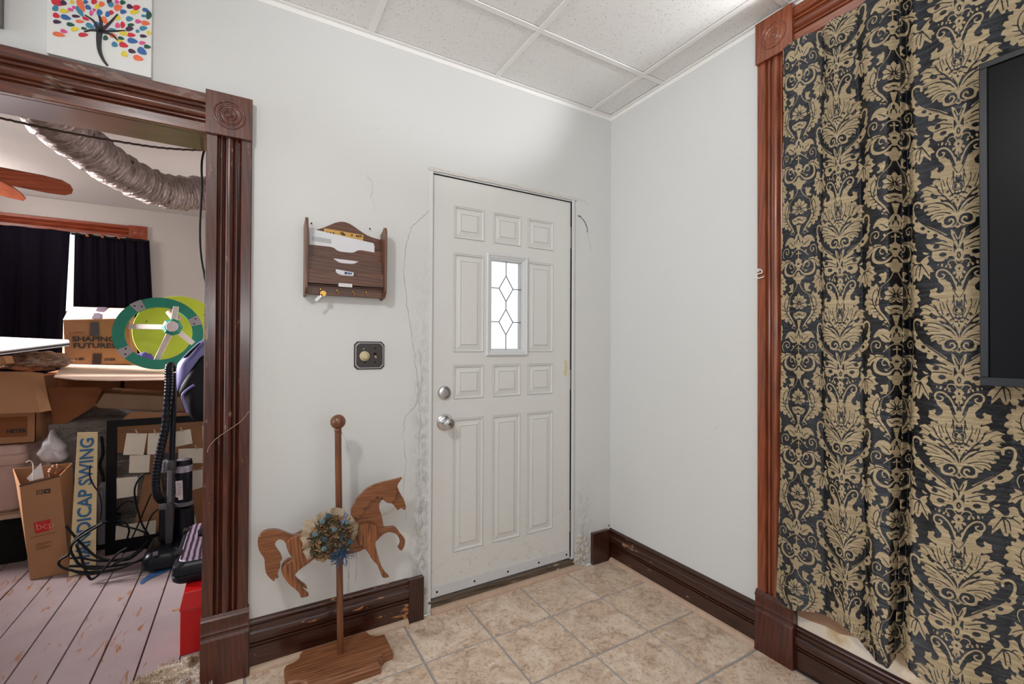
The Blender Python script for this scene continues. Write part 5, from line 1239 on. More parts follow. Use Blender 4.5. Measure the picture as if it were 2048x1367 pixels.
MB().lathe([(.034, 0), (.034, .012), (.030, .014), (0, .014)], hc+wn_*.022, wn_, 10).build('hub_cap', plain('pale hub cap', srgb(214, 196, 200), .5), hub)
for px, py in ((257, 652), (312, 722), (394, 692), (352, 612)):
    e = W(px, py, 'y', 1.70); d = (e-hc).normalized(); s = d.cross(wn_).normalized(); h0 = hc+d*.045
    MB().hexa([h0-s*.017, h0+s*.017, h0+s*.017-wn_*.012, h0-s*.017-wn_*.012], [e-s*.016, e+s*.016, e+s*.016-wn_*.012, e-s*.016-wn_*.012]).build('spoke', M_WTAPE, wheel, bevel=.003)
dc = W(358, 663, 'y', 1.93); dn = Vector((.05, -1, .14)).normalized()
disc = MB().lathe([(0, 0), (.253, 0), (.255, .006), (.253, .012), (0, .012)], dc, dn, 64).build('lime_disc', M_LIME, smooth=True); tag(disc, 'round lime yellow disc propped behind the green wheel', 'disc')
for a in range(9):
    t = a*.7; MB().lathe([(.004, 0), (.003, .002)], dc+(Vector((math.cos(t), 0, math.sin(t))))*.19+dn*.0135, dn, 8).build('rivet', M_DARKGAP, disc)
def blob(name, c, sz, mat, amp=.25, k=9, n=20, parent=None, lab=None, cat=None, seed=0):
    P = []
    for i in range(n+1):
        th = math.pi*i/n; row = []
        for j in range(2*n+1):
            ph = 2*math.pi*(j % (2*n))/(2*n); d = Vector((math.sin(th)*math.cos(ph), math.sin(th)*math.sin(ph), math.cos(th)))
            r = 1+amp*(abs(nz3(d.x+seed, d.y, d.z, k*.25))*1.6-.4)+amp*.4*nz3(d.x+seed, d.y, d.z, k)
            row.append(Vector(c)+Vector((d.x*sz[0]*r, d.y*sz[1]*r, d.z*sz[2]*r)))
        P.append(row)
    o = MB().grid(P).build(name, mat, parent, smooth='all')
    return tag(o, lab, cat) if lab else o
blob('purple_pompom', W(285, 716, 'y', 1.83), (.055, .04, .035), plain('purple yarn', srgb(104, 88, 160), .9, var=.3, scale=60, bump=1), .35, 14, lab='lumpy purple yarn bundle seen through the green wheel', cat='yarn', seed=3)
tb = MB().tube([W(338, 622, 'y', 1.80), W(356, 640, 'y', 1.78)], [.022, .030], 14).build('paper_tube', plain('tan paper tube', srgb(206, 172, 150), .6)); tag(tb, 'short tan paper tube between the wheel hub and the lime disc', 'tube')

# foam boards upper left
M_FOAM = plain('white foam board', srgb(226, 224, 228), .5, var=.03); M_FOAMD = plain('dark board', srgb(58, 54, 60), .5)
F0, F1, B1, B0 = W(-120, 716, 'y', 1.60), W(139, 684, 'y', 1.70), W(137, 679, 'y', 1.86), W(-120, 668, 'y', 2.10)
q = thing('foam_board', (F0+F1+B1+B0)/4, 'white foam board laid on a dark board across the top left of the pile', 'board')
MB().prism([F0, F1, B1, B0], (0, 0, -.007)).build('white_sheet', M_FOAM, q); z_ = Vector((0, .004, -.0075))
MB().prism([p+z_ for p in (F0, F1, B1, B0)], (0, 0, -.010)).build('dark_sheet', M_FOAMD, q); z_ = Vector((0, -.002, -.018))
MB().prism([p+z_ for p in (F0, F1, B1, B0)], (0, 0, -.005)).build('pale_sheet', M_FOAM, q)
# bag of wood below
m_ = NT('clear plastic over brown'); v_ = m_.mapping(); m_.set(m_.mix(m_.noise(m_.mapping((.3, 1, 1)), 20, 5, .7, 1), srgb(84, 48, 30), srgb(176, 126, 92)), .15, spec=.8, coat=.6); m_.bump(m_.noise(v_, 16, 5, .6, 2), 1, .03); M_BAG = m_.mat
blob('plastic_bag', W(72, 722, 'y', 1.80), (.165, .12, .054), M_BAG, .35, 10, 26, lab='shiny clear plastic bag of brown scraps under the foam board', cat='bag', seed=5)
# open carton far left with its big flap
OY = 1.66; F = [W(-90, 892, 'y', OY), W(71, 884, 'y', OY), W(73, 800, 'y', OY), W(-90, 800, 'y', OY)]; zb = W(71, 884, 'y', OY).z
for a in F[:2]: a.z = zb
zt_ = W(60, 750, 'y', OY).z
for a in F[2:]: a.z = zt_-.01
B = [a+Vector((0, .36, 0)) for a in F]
q = hexbox('open_carton', F, B, M_CB, open_top=True, label='open cardboard carton at the far left, its wide flap folded down')
MB().slab([W(-90, 742, 'y', OY-.005), W(60, 743, 'y', OY-.005), W(86, 746, 'y', OY-.005), W(97, 800, 'y', OY-.09), W(103, 820, 'y', OY-.12), W(80, 824, 'y', OY-.12), W(-90, 830, 'y', OY-.12)], .004).build('flap', M_CB, q)
text('HEYER', .030, W(13, 866, 'y', OY-.003), (1, 0, 0), (0, 0, 1), M_PRT, 'lettering', q, bold=.0012, sx=.9)
MB().slab([W(-40, 836, 'y', OY-.0015), W(55, 832, 'y', OY-.0015), W(55, 872, 'y', OY-.0015), W(-40, 876, 'y', OY-.0015)], .0008).build('printed_patch', M_CBD, q)
sm = MB().obox(W(4, 722, 'y', 1.59), ((1, 0, .3), (0, 1, 0), (-.3, 0, 1)), (.03, .05, .022)).build('small_box', M_CB, bevel=.001); tag(sm, 'small brown box wedged beside the plastic bag', 'box')
# pink tote on a dark cabinet
M_TOTE = plain('pinkish beige plastic', srgb(196, 164, 152), .4, var=.04)
def rrect(x0, x1, y0, y1, z, r, n=6):
    P = []
    for cx, cy, a0 in ((x1-r, y1-r, 0), (x0+r, y1-r, 90), (x0+r, y0+r, 180), (x1-r, y0+r, 270)):
        for k in range(n+1): t = math.radians(a0+90*k/n); P.append((cx+r*math.cos(t), cy+r*math.sin(t), z))
    return P
def stack(L, mat, name, par, smooth=True):
    n = len(L[0]); vs = [q for l in L for q in l]; fs = [(i*n+j, i*n+(j+1) % n, (i+1)*n+(j+1) % n, (i+1)*n+j) for i in range(len(L)-1) for j in range(n)]
    fs += [tuple(range(n)), tuple((len(L)-1)*n+j for j in range(n))]; return MB().add(vs, fs).build(name, mat, par, smooth=smooth)
tx = W(60, 960, 'y', OY).x; tz1 = zb-.003; tz0 = W(45, 1022, 'y', OY).z; sc_ = (tz1-tz0)
q0 = tz0
q = thing('storage_tote', (-3.25, 1.85, tz0), 'pinkish beige plastic storage tote with lid on the low dark cabinet', 'storage box')
stack([rrect(-3.60+i, tx-.03-i*.7, OY+i, 2.08-i, z, .04) for i, z in ((.035, tz0), (.02, tz0+.015), (0, tz1-.09), (0, tz1-.085))], M_TOTE, 'tote_body', q)
stack([rrect(-3.61+i, tx-.015-i*.7, OY-.015+i, 2.095-i, z, .045) for i, z in ((-.004, tz1-.11), (-.008, tz1-.095), (-.008, tz1-.06), (.006, tz1-.05), (.015, tz1-.012), (.03, tz1))], M_TOTE, 'tote_lid', q)
q = thing('low_cabinet', (-3.25, 1.85, 0), 'low black cabinet with a pale wooden top edge at the far left', 'cabinet')
MB().box(-3.62, tx-.01, OY-.01, 2.12, 0, tz0-.024).build('cabinet_body', M_DARKGAP, q, bevel=.003); MB().box(-3.63, tx+.015, OY-.04, 2.14, tz0-.024, tz0-.001).build('cabinet_top', M_QR, q, bevel=.003)
# tall carton with red mark
FL, FR = W(60, 1160, 'z', .0), W(140, 1144, 'z', .0); TL, TR = W(39, 971, 'y', FL.y-.02), W(119, 951, 'y', FR.y-.02)
BL, BR = FL+Vector((-.05, .22, 0)), FR+Vector((-.03, .20, 0)); TBL = W(25, 937, 'y', BL.y-.02); TBR = W(145, 925, 'y', BR.y-.02)
for v in (FL, FR, BL, BR): v.z = .001
q = hexbox('tall_carton', [FL, FR, TR, TL], [BL, BR, TBR, TBL], M_CB, open_top=True, label='tall open cardboard carton with a red square mark, leaning left on the floor boards')
xd = (FR-FL).normalized(); yd = (TL-FL).normalized(); n_ = xd.cross(yd).normalized(); 
if n_.y > 0: n_ = -n_
def onf(px, py, e=.0015):
    d = FW+RT*((px-1024)/FPX)-UP*((py-683.5)/FPX); t = (FL-CAM).dot(n_)/d.dot(n_); return CAM+d*t+n_*e
MB().slab([onf(67, 1045), onf(101, 1037), onf(102, 1059), onf(71, 1067)], .001).build('red_mark', plain('red print', srgb(178, 30, 32), .6), q)
text('bcp', .050, onf(72, 1059, .003), xd, yd, plain('pale pink print', srgb(214, 130, 120), .6), 'lettering', q, bold=-.0004)
for a, b in (((73, 980), (86, 988)), ((88, 978), (101, 986))): MB().slab([onf(a[0], a[1]), onf(b[0], a[1]-1.5), onf(b[0], b[1]-1), onf(a[0], b[1]+.5)], .001).build('black_mark', M_PRT, q)
MB().lathe([(.010, 0), (.010, .0006), (.006, .0006), (.006, 0)], onf(79.5, 983.5, .002), n_, 16).build('round_symbol', M_CB, q); MB().slab([onf(91, 980.5, .003), onf(99, 979.5, .003), onf(95, 984, .003)], .0008).build('cup_symbol', M_CB, q)
m = MB(); m.tube([onf(60, 1075), onf(113, 1063)], .0013, 4)
for k in range(6): m.tube([onf(71+(k % 2), 1087+k*2.6), onf(104-5*(k % 3), 1081+k*2.6)], .0009, 4)
m.build('small_print', M_CBD, q)['kind'] = 'stuff'
m = MB()
for e in ((TL, TR),): m.tube([e[0]+n_*.002, e[1]+n_*.002], .004, 6)
m.build('taped_edge', M_TAPE, q)
MB().slab(WP([(53, 956), (82, 925), (88, 955), (60, 962)], 'y', BL.y-.12), .001).build('paper_sheet', M_PAPER, q)
MB().tube(spl(WP([(66, 960), (66, 930), (60, 921), (52, 924)], 'y', BL.y-.13), 5), .003, 6).build('white_strap', M_WTAPE, q)
_bo = smooth_poly(WP([(72, 912), (84, 886), (98, 868), (103, 856), (108, 874), (122, 884), (131, 893), (127, 903), (136, 915), (120, 925), (90, 925)], 'y', 1.64), 1)
_c = sum(_bo, Vector())/len(_bo); _n = len(_bo); _vs = []; _fs = []
for _k, (_s, _d) in enumerate(((1, 0), (.95, -.02), (.8, -.034), (.55, -.045), (.28, -.05))):
    for _j, _p in enumerate(_bo):
        _a = math.atan2(_p.z-_c.z, _p.x-_c.x); _vs.append(_c+(_p-_c)*_s+Vector((0, _d+.010*math.sin(_a*7)*_s+.012*nz3(_p.x*_s*9, 2, _p.z*_s*9, 3), 0)))
for _k in range(4): _fs += [(_k*_n+_j, _k*_n+(_j+1) % _n, (_k+1)*_n+(_j+1) % _n, (_k+1)*_n+_j) for _j in range(_n)]
_vs.append(_c+Vector((0, -.05, 0))); _fs += [(4*_n+_j, 4*_n+(_j+1) % _n, 5*_n) for _j in range(_n)]
_b = len(_vs); _vs += [p+Vector((0, .05, 0)) for p in _bo]; _fs += [(_j, (_j+1) % _n, _b+(_j+1) % _n, _b+_j) for _j in range(_n)]+[tuple(_b+_j for _j in range(_n))]
tag(MB().add(_vs, _fs).build('crumpled_bag', plain('white crumpled bag', srgb(206, 202, 206), .5, var=.12, scale=14, bump=.6), smooth='all'), 'white crumpled plastic bag peeking up behind the tall carton', 'bag')
blob('brown_paper', W(112, 942, 'y', 1.45), (.03, .035, .035), plain('brown crumpled paper', srgb(130, 84, 56), .8, var=.2, scale=20, bump=1), .4, 9, 18, lab='crumpled brown paper stuffed inside the tall carton', cat='paper', seed=12)
# HANDICAP SWING sign
sgb = W(137, 1153, 'z', 0); sy = sgb.y
pts = [Vector((W(137, 1153, 'y', sy).x, sy, .0)), Vector((W(191, 1150, 'y', sy).x, sy, .012)), W(195, 863, 'y', sy+.10), W(155, 864, 'y', sy+.10)]
sg = thing('sign_board', (pts[0]+pts[1])/2, 'narrow cream sign board lettered HANDICAP SWING in blue, standing on end', 'sign')
MB().slab(pts, .006).build('board', plain('cream sign panel', srgb(206, 184, 142), .5, var=.05), sg, bevel=.001)
ma = (pts[0]+pts[1])/2; mt_ = (pts[2]+pts[3])/2; u = (mt_-ma).normalized(); v = (pts[0]-pts[1]).normalized(); v = (v-u*v.dot(u)).normalized(); wdt = ((pts[0]-pts[1]).length+(pts[2]-pts[3]).length)/2; L = (mt_-ma).length
tt = text('HANDICAP SWING', .118*wdt/.12, pts[1]+u*.045+v*(wdt*.17)+Vector((0, -.003, 0)), u, v, plain('blue lettering', srgb(38, 92, 132), .5, var=.05), 'lettering', sg, bold=.0022, sx=.735)
# rescale lettering to fill the board
xs_ = [q.co.dot(u) for q in tt.data.vertices]; span = max(xs_)-min(xs_); x0_ = min(xs_); k = (L*.90)/span
vs_ = [q.co.dot(v) for q in tt.data.vertices]; vspan = max(vs_)-min(vs_); kv = (wdt*.62)/vspan; v0_ = min(vs_)
tgt0 = (ma+u*L*.055-ORG[sg.name]).dot(u); tv0 = (ma-v*wdt*.31-ORG[sg.name]).dot(v)
for q in tt.data.vertices: q.co = q.co+u*((tgt0+(q.co.dot(u)-x0_)*k)-q.co.dot(u))+v*((tv0+(q.co.dot(v)-v0_)*kv)-q.co.dot(v))

# black frame with clipped cards
FY = 1.50; M_FRM = plain('black frame wood', srgb(6, 7, 12), .4, var=.15, spec=.2)
def fq(L): return [W(x/4.143+190, y/4.143+800, 'y', FY) for x, y in L]
def fq2(L): return [W(x/3.596+190, y/3.596+820, 'y', FY+.004) for x, y in L]
bzf = .045
tlx = W(213, 850, 'y', FY); brx = -1.86; z1 = W(300, 838, 'y', FY).z+.006; z0 = W(213, 1100, 'y', FY).z; x0 = tlx.x; z0 = max(z0, .012)
fr = thing('card_frame', ((x0+brx)/2, FY, 0), 'large black picture frame with blank cards clipped on wires, standing on the floor', 'picture frame')
for nm_, bx_ in (('stile', (x0, x0+bzf, 0, z1)), ('stile', (brx-bzf, brx, 0, z1)), ('rail', (x0+bzf, brx-bzf, z1-.040, z1)), ('rail', (x0+bzf, brx-bzf, 0, z0+.05))):
    MB().box(bx_[0], bx_[1], FY, FY+.025, bx_[2], bx_[3]).build(nm_, M_FRM, fr, bevel=.002)
M_CARD = plain('blank buff card', srgb(212, 202, 186), .7, var=.04)
cards = [fq([(262, 272), (432, 275), (402, 452), (232, 452)]), fq([(440, 275), (560, 270), (530, 450), (430, 450)]), fq([(285, 458), (455, 455), (445, 600), (278, 605)]), fq([(178, 645), (355, 630), (350, 790), (180, 815)]), fq([(172, 1042), (505, 995), (500, 1130), (165, 1175)]),
         fq2([(560, 158), (685, 137), (702, 240), (560, 268)]), fq2([(770, 112), (850, 110), (850, 218), (775, 220)]), fq2([(600, 278), (850, 270), (845, 378), (595, 383)]), fq2([(690, 440), (860, 415), (860, 528), (690, 580)]), fq2([(690, 760), (720, 755), (735, 835), (690, 845)])]
for i, c_ in enumerate(cards):
    cc = MB().slab([p+Vector((0, .004*(i % 3), 0)) for p in c_], .0012).build('card', M_CARD, fr)
    if i in (0, 1, 5, 7, 8):
        p = (c_[0]+c_[1])/2; MB().obox(p+Vector((0, -.004, .008)), ((1, 0, .4), (0, 1, 0), (-.4, 0, 1)), (.003, .004, .016)).build('clothespin', M_QR, cc)
for a, b in ((fq([(165, 255)])[0], fq2([(840, 100)])[0]), (fq([(165, 520)])[0], fq2([(840, 265)])[0]), (fq([(165, 640)])[0], fq2([(840, 420)])[0])):
    MB().tube([a+Vector((0, .01, 0)), b+Vector((0, .01, 0))], .0013, 5).build('wire', M_CHROME, fr)
# grey jug-like case between sign and frame
q = MB().tube(spl([W(199, 972, 'y', 1.58), W(208, 975, 'y', 1.58), W(206, 1000, 'y', 1.58), W(206, 1085, 'y', 1.58)], 4), [.027]*13, 10).build('grey_tool_handle', plain('grey plastic', srgb(112, 110, 118), .5)); tag(q, 'grey plastic tool standing between the sign board and the black frame', 'tool')
bx = MB().box(W(190, 1060, 'y', 1.62).x, W(236, 1060, 'y', 1.62).x, 1.615, 1.70, .0, .19).build('black_case', M_BLK, bevel=.008); tag(bx, 'low black case on the floor behind the sign board', 'case')

# ================================================================ VACUUM CLEANER
VY = 1.26
def vq(px, py, y=VY): return W(px, py, 'y', y)
M_VB = plain('glossy black plastic', (.004, .005, .009), .3, var=.2, spec=.25); M_VG = plain('dark grey plastic', srgb(50, 48, 52), .4); M_VLG = plain('mid grey plastic', srgb(92, 90, 98), .35)
vac = thing('vacuum_cleaner', (vq(335, 1100).x, VY, 0), 'black upright vacuum cleaner with corrugated hose beside the card frame', 'vacuum cleaner')
hp = spl([vq(347, 738), vq(343, 731, VY-.03), vq(338, 735, VY-.05), vq(338, 760, VY-.05), vq(336, 795, VY-.05), vq(331, 850, VY-.05), vq(322, 895, VY-.05), vq(315, 930, VY-.05), vq(312, 965, VY-.05), vq(315, 990, VY-.04), vq(322, 1000, VY)], 22)
MB().tube(hp, [.0205+.0012*math.sin(i*1.5) for i in range(len(hp))], 14).build('hose', M_VB, vac, smooth='all')
MB().tube([vq(348, 745), vq(346, 830), vq(343, 925)], .016, 16).build('wand', M_VB, vac, smooth=True)
MB().lathe([(.024, 0), (.026, .01), (.026, .05), (.022, .06)], vq(342, 940), (0, 0, 1), 18).build('wand_collar', M_VG, vac, smooth=True)
MB().tube([vq(340, 940, VY-.02), vq(338, 1012, VY-.02)], .012, 12).build('handle_rod', M_VLG, vac, smooth=True)
P = WP([(333, 1008), (343, 1005), (347, 1020), (345, 1080), (343, 1090), (331, 1090), (329, 1080), (330, 1020)], 'y', VY-.045); MB().prism(P, (0, .03, 0)).build('handle_grip', M_VG, vac, bevel=.006)
cx_ = vq(365, 960); rC = .045
MB().lathe([(0, 0), (rC*.9, 0), (rC, .01), (rC, .24), (rC*.92, .26), (0, .26)], Vector((cx_.x, VY+.04, vq(365, 1010).z)), (0, 0, 1), 28).build('dust_cup', M_VB, vac, smooth=True)
mt = NT('smoky clear dome'); mt.set(srgb(150, 146, 158), .08, spec=.9, metal=.35); 
MB().lathe([(rC*1.0, 0), (rC*1.02, .03), (rC*.95, .06), (rC*.6, .075), (0, .078)], Vector((cx_.x, VY+.04, vq(365, 945).z)), (0, 0, 1), 28).build('clear_dome', mt.mat, vac, smooth=True)
MB().lathe([(rC*.55, 0), (rC*.6, .03), (rC*.5, .06), (0, .07)], Vector((vq(330, 940).x, VY+.04, vq(330, 945).z)), (0, 0, 1), 20).build('clear_dome', mt.mat, vac, smooth=True)
lp = MB().slab(WP([(351, 962), (365, 960), (366, 998), (357, 1000), (356, 994), (352, 994)], 'y', VY-.012), .001).build('label_sticker', plain('pale sticker', srgb(196, 182, 186), .5), vac)
m = MB()
for k in range(9): m.tube([vq(353, 966+k*3, VY-.0135), vq(361+(k*5) % 4, 965.5+k*3, VY-.0135)], .0008, 4)
m.build('fine_print', M_PRT, lp)['kind'] = 'stuff'
MB().lathe([(0, 0), (.05, 0), (.052, .01), (.048, .22), (0, .22)], Vector((vq(367, 1050).x, VY+.04, vq(367, 1092).z)), (0, 0, 1), 26).build('motor_housing', M_VB, vac, smooth=True)
MB().lathe([(.050, 0), (.050, .022)], Vector((vq(366, 1012).x, VY+.04, vq(366, 1012).z)), (0, 0, 1), 26).build('grey_band', M_VLG, vac, smooth=True)
P = WP([(318, 1006), (334, 1004), (336, 1082), (316, 1084)], 'y', VY-.02); MB().prism(P, (0, .09, 0)).build('side_housing', M_VB, vac, bevel=.008)
P = WP([(318, 1008), (334, 1006), (334, 1018), (317, 1020)], 'y', VY-.023); MB().prism(P, (0, .05, 0)).build('grey_clip', M_VLG, vac, bevel=.003)
hx0, hx1 = vq(290, 1100).x, vq(372, 1100).x
stack([rrect(hx0+i, hx1-i, 1.10+i, 1.42-i, z, .05) for i, z in ((.01, .012), (0, .02), (.004, .07), (.02, .10), (.04, .11))], M_VB, 'floor_head', vac)
for x_ in (hx0+.02, hx1-.05): MB().tube([(x_, 1.16, .022), (x_+.03, 1.16, .022)], .022, 16).build('wheel', M_VG, vac, smooth=True)
MB().tube([vq(306, 1108, 1.09), vq(316, 1106, 1.09)], .012, 12).build('wheel', M_VLG, vac, smooth=True)

# tangled black cords on the floor
def cord(P, r, label, cat='cord', grp='tangled black cords by the card frame'):
    return tag(MB().tube(spl(P, 8), r, 7).build('power_cord', M_CABLE, smooth='all'), label, cat, grp)
def g(px, py, z=.012): return W(px, py, 'z', z)
def gy_(px, py, y): 
    q = W(px, py, 'y', y); q.z = max(q.z, .008); return q
CRD = 'black power cord tangled on the floor boards in front of the sign and card frame'
k1 = lambda L, y: [gy_(x/5.695+110, yy_/5.695+940, y) for x, yy_ in L]
cord(k1([(120, 625), (240, 770), (350, 880), (460, 975), (600, 1020), (760, 1010), (900, 950), (1010, 850), (1060, 790)], 1.20), .006, 'heavy black cord looping highest over the middle of the sign board')
cord(k1([(600, 580), (440, 640), (300, 720), (200, 830), (160, 950), (60, 1020), (50, 1080), (150, 1130), (330, 1160), (520, 1150), (760, 1110), (980, 1010), (1080, 950)], 1.17), .006, 'longest black cord, swinging left to the tall carton and back to the vacuum')
cord(k1([(560, 590), (400, 690), (250, 790), (180, 880), (210, 980), (300, 1090), (420, 1120), (600, 1100), (700, 1050), (900, 960)], 1.15), .006, 'black cord making the inner loop across the lower sign board')
cord(k1([(240, 840), (290, 960), (340, 1120), (400, 1235), (470, 1210), (560, 1120), (700, 960), (820, 880)], 1.13), .006, 'black cord dipping lowest onto the boards in front of the sign')
cord(k1([(170, 1000), (300, 1000), (480, 1030), (680, 1030), (850, 1010), (1000, 900)], 1.22), .005, 'thin black cord running nearly level across the foot of the sign')
cord(k1([(150, 1090), (400, 1095), (650, 1090), (900, 1050), (1040, 1000)], 1.19), .006, 'black cord lying flat just above the foot of the sign board')
cord(k1([(170, 1130), (330, 1180), (480, 1170), (700, 1130)], 1.12), .006, 'short black cord lowest left at the foot of the tall carton')
cord(k1([(400, -60), (395, 60), (440, 170), (500, 260), (530, 400), (520, 560)], 1.22), .0035, 'thin black cord crossing the sign board from top to bottom', grp=None)
cord([W(x/3.596+190, y/3.596+820, 'y', 1.43) for x, y in ((400, 452), (350, 460), (300, 520), (285, 600), (310, 720), (340, 820), (390, 900))], .005, 'black cord looping down from the vacuum hose in front of the cards', grp=None)
cord([W(x/3.596+190, y/3.596+820, 'y', 1.42) for x, y in ((405, 600), (370, 680), (320, 800), (270, 910), (240, 960))], .004, 'black cord slanting down left from the end of the vacuum hose', grp=None)
cord([W(x/3.596+190, y/3.596+820, 'y', 1.40) for x, y in ((500, 690), (430, 730), (390, 790), (360, 880), (350, 930))], .004, 'black cord curving from the vacuum body to the frame rail', grp=None)
cord([W(x/3.596+190, y/3.596+820, 'y', 1.41) for x, y in ((150, 790), (220, 810), (245, 860), (230, 930))], .005, 'short black cord arching over the lower left card', grp=None)
cord([W(x/3.596+190, y/3.596+820, 'y', 1.44) for x, y in ((150, 730), (190, 680), (235, 655), (275, 660))], .005, 'black cord end resting on the grey cloth inside the frame', grp=None)
cord([W(x/3.596+190, y/3.596+820, 'y', 1.39) for x, y in ((150, 820), (260, 845), (340, 870), (395, 910))], .005, 'black cord running level above the bottom card of the frame', grp=None)
for i, L in enumerate(([(226, 880), (232, 930), (222, 960), (236, 985)], [(238, 868), (226, 905), (238, 945), (226, 990)])):
    pass
tag(MB().tube(spl(WP([(203, 872), (206, 905), (200, 930), (207, 955), (203, 975)], 'y', 1.66), 6), .008, 8).build('power_cord', M_CABLE, smooth='all'), 'black cord bunched between the top of the sign and the frame', 'cord')

# ================================================================ RIGHT SIDE: red toolbox, tool case, coat, rug
M_RED = plain('red enamel', srgb(178, 16, 20), .35, var=.06)
tbz = .222; X0 = W(360, 1250, 'y', .225).x; X1 = X0+.24
q = thing('toolbox', ((X0+X1)/2, .33, 0), 'red metal toolbox on the floor behind the door casing', 'toolbox')
MB().box(X0, X1, .225, .45, 0, .178).build('toolbox_body', M_RED, q, bevel=.003)
MB().hexa([(X0-.004, .221, .178), (X1+.004, .221, .178), (X1+.004, .454, .178), (X0-.004, .454, .178)], [(X0+.010, .235, .246), (X1-.01, .235, .246), (X1-.01, .44, .246), (X0+.010, .44, .246)]).build('toolbox_lid', M_RED, q, bevel=.003)
MB().tube([(X0-.006, .26, .175), (X0-.020, .258, .172), (X0-.030, .258, .176)], .003, 6).build('latch', M_BRASS, q)
m_ = NT('striped foil wrap'); v_ = m_.mapping(); sx_, sy_, sz_ = m_.sep(m_.tc.outputs['Object'])
st_ = m_.n('TexWave'); st_.bands_direction = 'X'; st_.inputs['Scale'].default_value = 15; st_.inputs['Distortion'].default_value = 1.5; m_.l(v_, st_.inputs['Vector'])
m_.set(m_.mix(m_.ramp(st_.outputs[1], [(.2, 0.0), (.8, 1.0)]), srgb(48, 34, 56), srgb(160, 140, 160)), .4, metal=.3); m_.bump(m_.noise(v_, 220, 3), .7, .002); M_STRIPE = m_.mat
CX0 = W(344, 1150, 'y', .35).x; zc = .250
q = thing('tool_case', (CX0+.2, .55, zc), 'black moulded tool case with purple grey striped top on the red toolbox', 'tool case')
def rr3(i, z): return rrect(CX0+i, CX0+.42-i, .30+i, .80-i, z, .035)
stack([rr3(.012, zc), rr3(.002, zc+.012), rr3(0, zc+.03), rr3(.004, zc+.034), rr3(0, zc+.038), rr3(.003, zc+.07), rr3(.018, zc+.085)], M_VB, 'case_shell', q)
stack([rr3(.022, zc+.084), rr3(.026, zc+.090)], M_STRIPE, 'striped_panel', q)
for y_ in (.40, .68): MB().box(CX0+.002, CX0+.028, y_, y_+.05, zc+.07, zc+.094).build('latch', M_DARKGAP, q, bevel=.004)
q = thing('cordless_tool', (CX0+.15, .50, zc+.092), 'black handled tool with a white nose lying across the striped case', 'tool')
a = Vector((CX0+.075, .545, zc+.118))
MB().tube([a, a+Vector((.03, 0, .004)), a+Vector((.10, 0, .006)), a+Vector((.11, 0, .006))], [.016, .023, .024, .02], 14).build('grip', M_VB, q, smooth=True)
MB().tube([a+Vector((.10, 0, .006)), a+Vector((.16, 0, .006))], [.027, .027], 16).build('white_nose', M_GREYP, q, smooth=True)
MB().tube([a+Vector((.03, -.02, -.012)), a+Vector((.09, -.05, -.014))], .010, 10).build('trigger_guard', M_VB, q, smooth=True)
q = MB().box(CX0+.125, CX0+.25, .335, .47, zc+.0905, zc+.0925).build('tan_paper', plain('tan paper', srgb(200, 166, 104), .7)); tag(q, 'tan sheet of paper on the near corner of the striped case', 'paper')
# coat / bag draped at the right
M_COAT = plain('purple blue nylon', srgb(92, 88, 138), .45, var=.15, scale=9, bump=.3); M_COATD = plain('black nylon', srgb(8, 7, 13), .6, var=.2, spec=.2)
q = thing('draped_jacket', (-1.93, 1.0, .80), 'black and purple nylon jacket draped beside the vacuum hose', 'jacket')
jy = .98
def jp(L, y): return [W(x/6.836+320, yy_/6.836+660, 'y', y) for x, yy_ in L]
def drape(L, y, th, mat, name, seed):
    P = smooth_poly(jp(L, y), 1); c = sum(P, Vector())/len(P); rings = []; n = len(P)
    for k, (s, d) in enumerate(((1, .0), (.97, -.012), (.85, -.028), (.6, -.04), (.3, -.046))):
        rings.append([c+(p-c)*s+Vector((0, d+.014*nz3(p.x*s*4+seed, 0, p.z*s*4, 3), 0)) for p in P])
    vs = [v for r in rings for v in r]+[c+Vector((0, -.048, 0))]; fs = [(i*n+j, i*n+(j+1) % n, (i+1)*n+(j+1) % n, (i+1)*n+j) for i in range(4) for j in range(n)]+[(4*n+j, 4*n+(j+1) % n, 5*n) for j in range(n)]
    b = len(vs); vs += [p+Vector((0, th, 0)) for p in P]; fs += [(j, (j+1) % n, b+(j+1) % n, b+j) for j in range(n)]+[tuple(b+j for j in range(n))]
    return MB().add(vs, fs).build(name, mat, q, smooth='all')
drape([(220, 480), (300, 380), (430, 250), (540, 150), (640, 110), (900, 60), (900, 500), (600, 620), (420, 640), (300, 760), (236, 860), (222, 700)], jy+.05, .03, M_COAT, 'purple_lining', 1)
drape([(640, 280), (900, 240), (900, 1250), (480, 1240), (390, 1160), (345, 1010), (300, 900), (250, 860), (300, 720), (400, 540), (480, 460), (560, 330)], jy+.02, .12, M_COATD, 'black_shell', 4)
drape([(310, 385), (330, 360), (430, 260), (540, 165), (560, 175), (450, 290), (380, 370)], jy-.005, .01, M_COATD, 'collar_gap', 5)
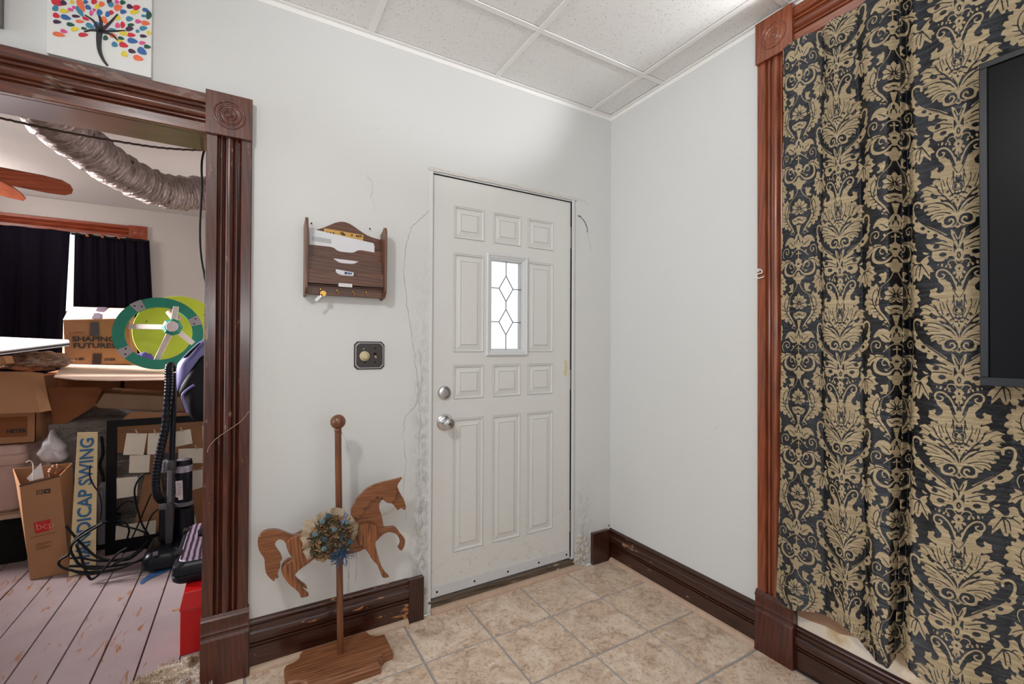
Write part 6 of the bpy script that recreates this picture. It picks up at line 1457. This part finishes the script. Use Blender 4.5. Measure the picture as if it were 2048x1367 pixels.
P = jp([(470, 745), (400, 790), (330, 850), (305, 905), (330, 980), (360, 1060), (385, 1130)], jy-.035); MB().tube(spl(P, 5), .006, 8).build('piping', M_COAT, q, smooth='all')
# a stool carries the jacket
M_STOOL = plain('dark stool', (.01, .01, .01), .7, spec=.1)
q = thing('dark_stool', (-1.88, 1.2, 0), 'dark stool behind the casing with the jacket draped over it', 'stool')
MB().box(-2.02, -1.66, 1.08, 1.4, .77, .80).build('seat', M_STOOL, q, bevel=.005)
for x_, y_ in ((-2.0, 1.1), (-1.68, 1.1), (-2.0, 1.38), (-1.68, 1.38)): MB().box(x_-.014, x_+.014, y_-.014, y_+.014, 0, .77).build('leg', M_STOOL, q)

# shaggy rug inside the opening
m_ = NT('shaggy rug pile'); v_ = m_.mapping(); a_ = m_.noise(v_, 9, 5, .6, 1); 
m_.set(m_.ramp(a_, [(.35, srgb(112, 82, 62)), (.47, srgb(196, 176, 150)), (.55, srgb(214, 202, 190)), (.66, srgb(140, 108, 92))]), .9); m_.bump(m_.noise(v_, 120, 4), 1, .01); M_RUG = m_.mat
def rugf(u, v):
    x = -2.75+.80*v; yb = .155+.035*math.sin(v*9)+.03*nz3(v*6, 1, 0, 1)-.05*(1-v)*2+.02
    y = -.16+(yb+.16)*u; z = .008+.010*min(1, 8*min(u, 1-u)+.1)+.006*nz3(x, y, 0, 40)
    return Vector((x, y, z))
def rugg(u, v):
    q = rugf(u, v)
    if u < .001 or u > .999 or v < .001 or v > .999: q.z = .001
    return q
rug = thing('rug', (-2.35, 0, 0), 'shaggy brown and white rug lying across the foot of the opening', 'rug')
lumpy('rug_base', rugg, 60, 120, M_RUG, None, None, parent=rug)
m = MB()
for k in range(5200):
    u, v = rng.random(), rng.random(); q = rugf(u, v); d = Vector((rng.normal()*.6, rng.normal()*.6+.2, 1.0)).normalized()*(.010+.008*rng.random()); s = Vector((rng.normal(), rng.normal(), 0)).normalized()*.0016
    m.add([q-s, q+s, q+d], [(0, 1, 2)])
m.build('pile', M_RUG, rug, recalc=False)['kind'] = 'stuff'
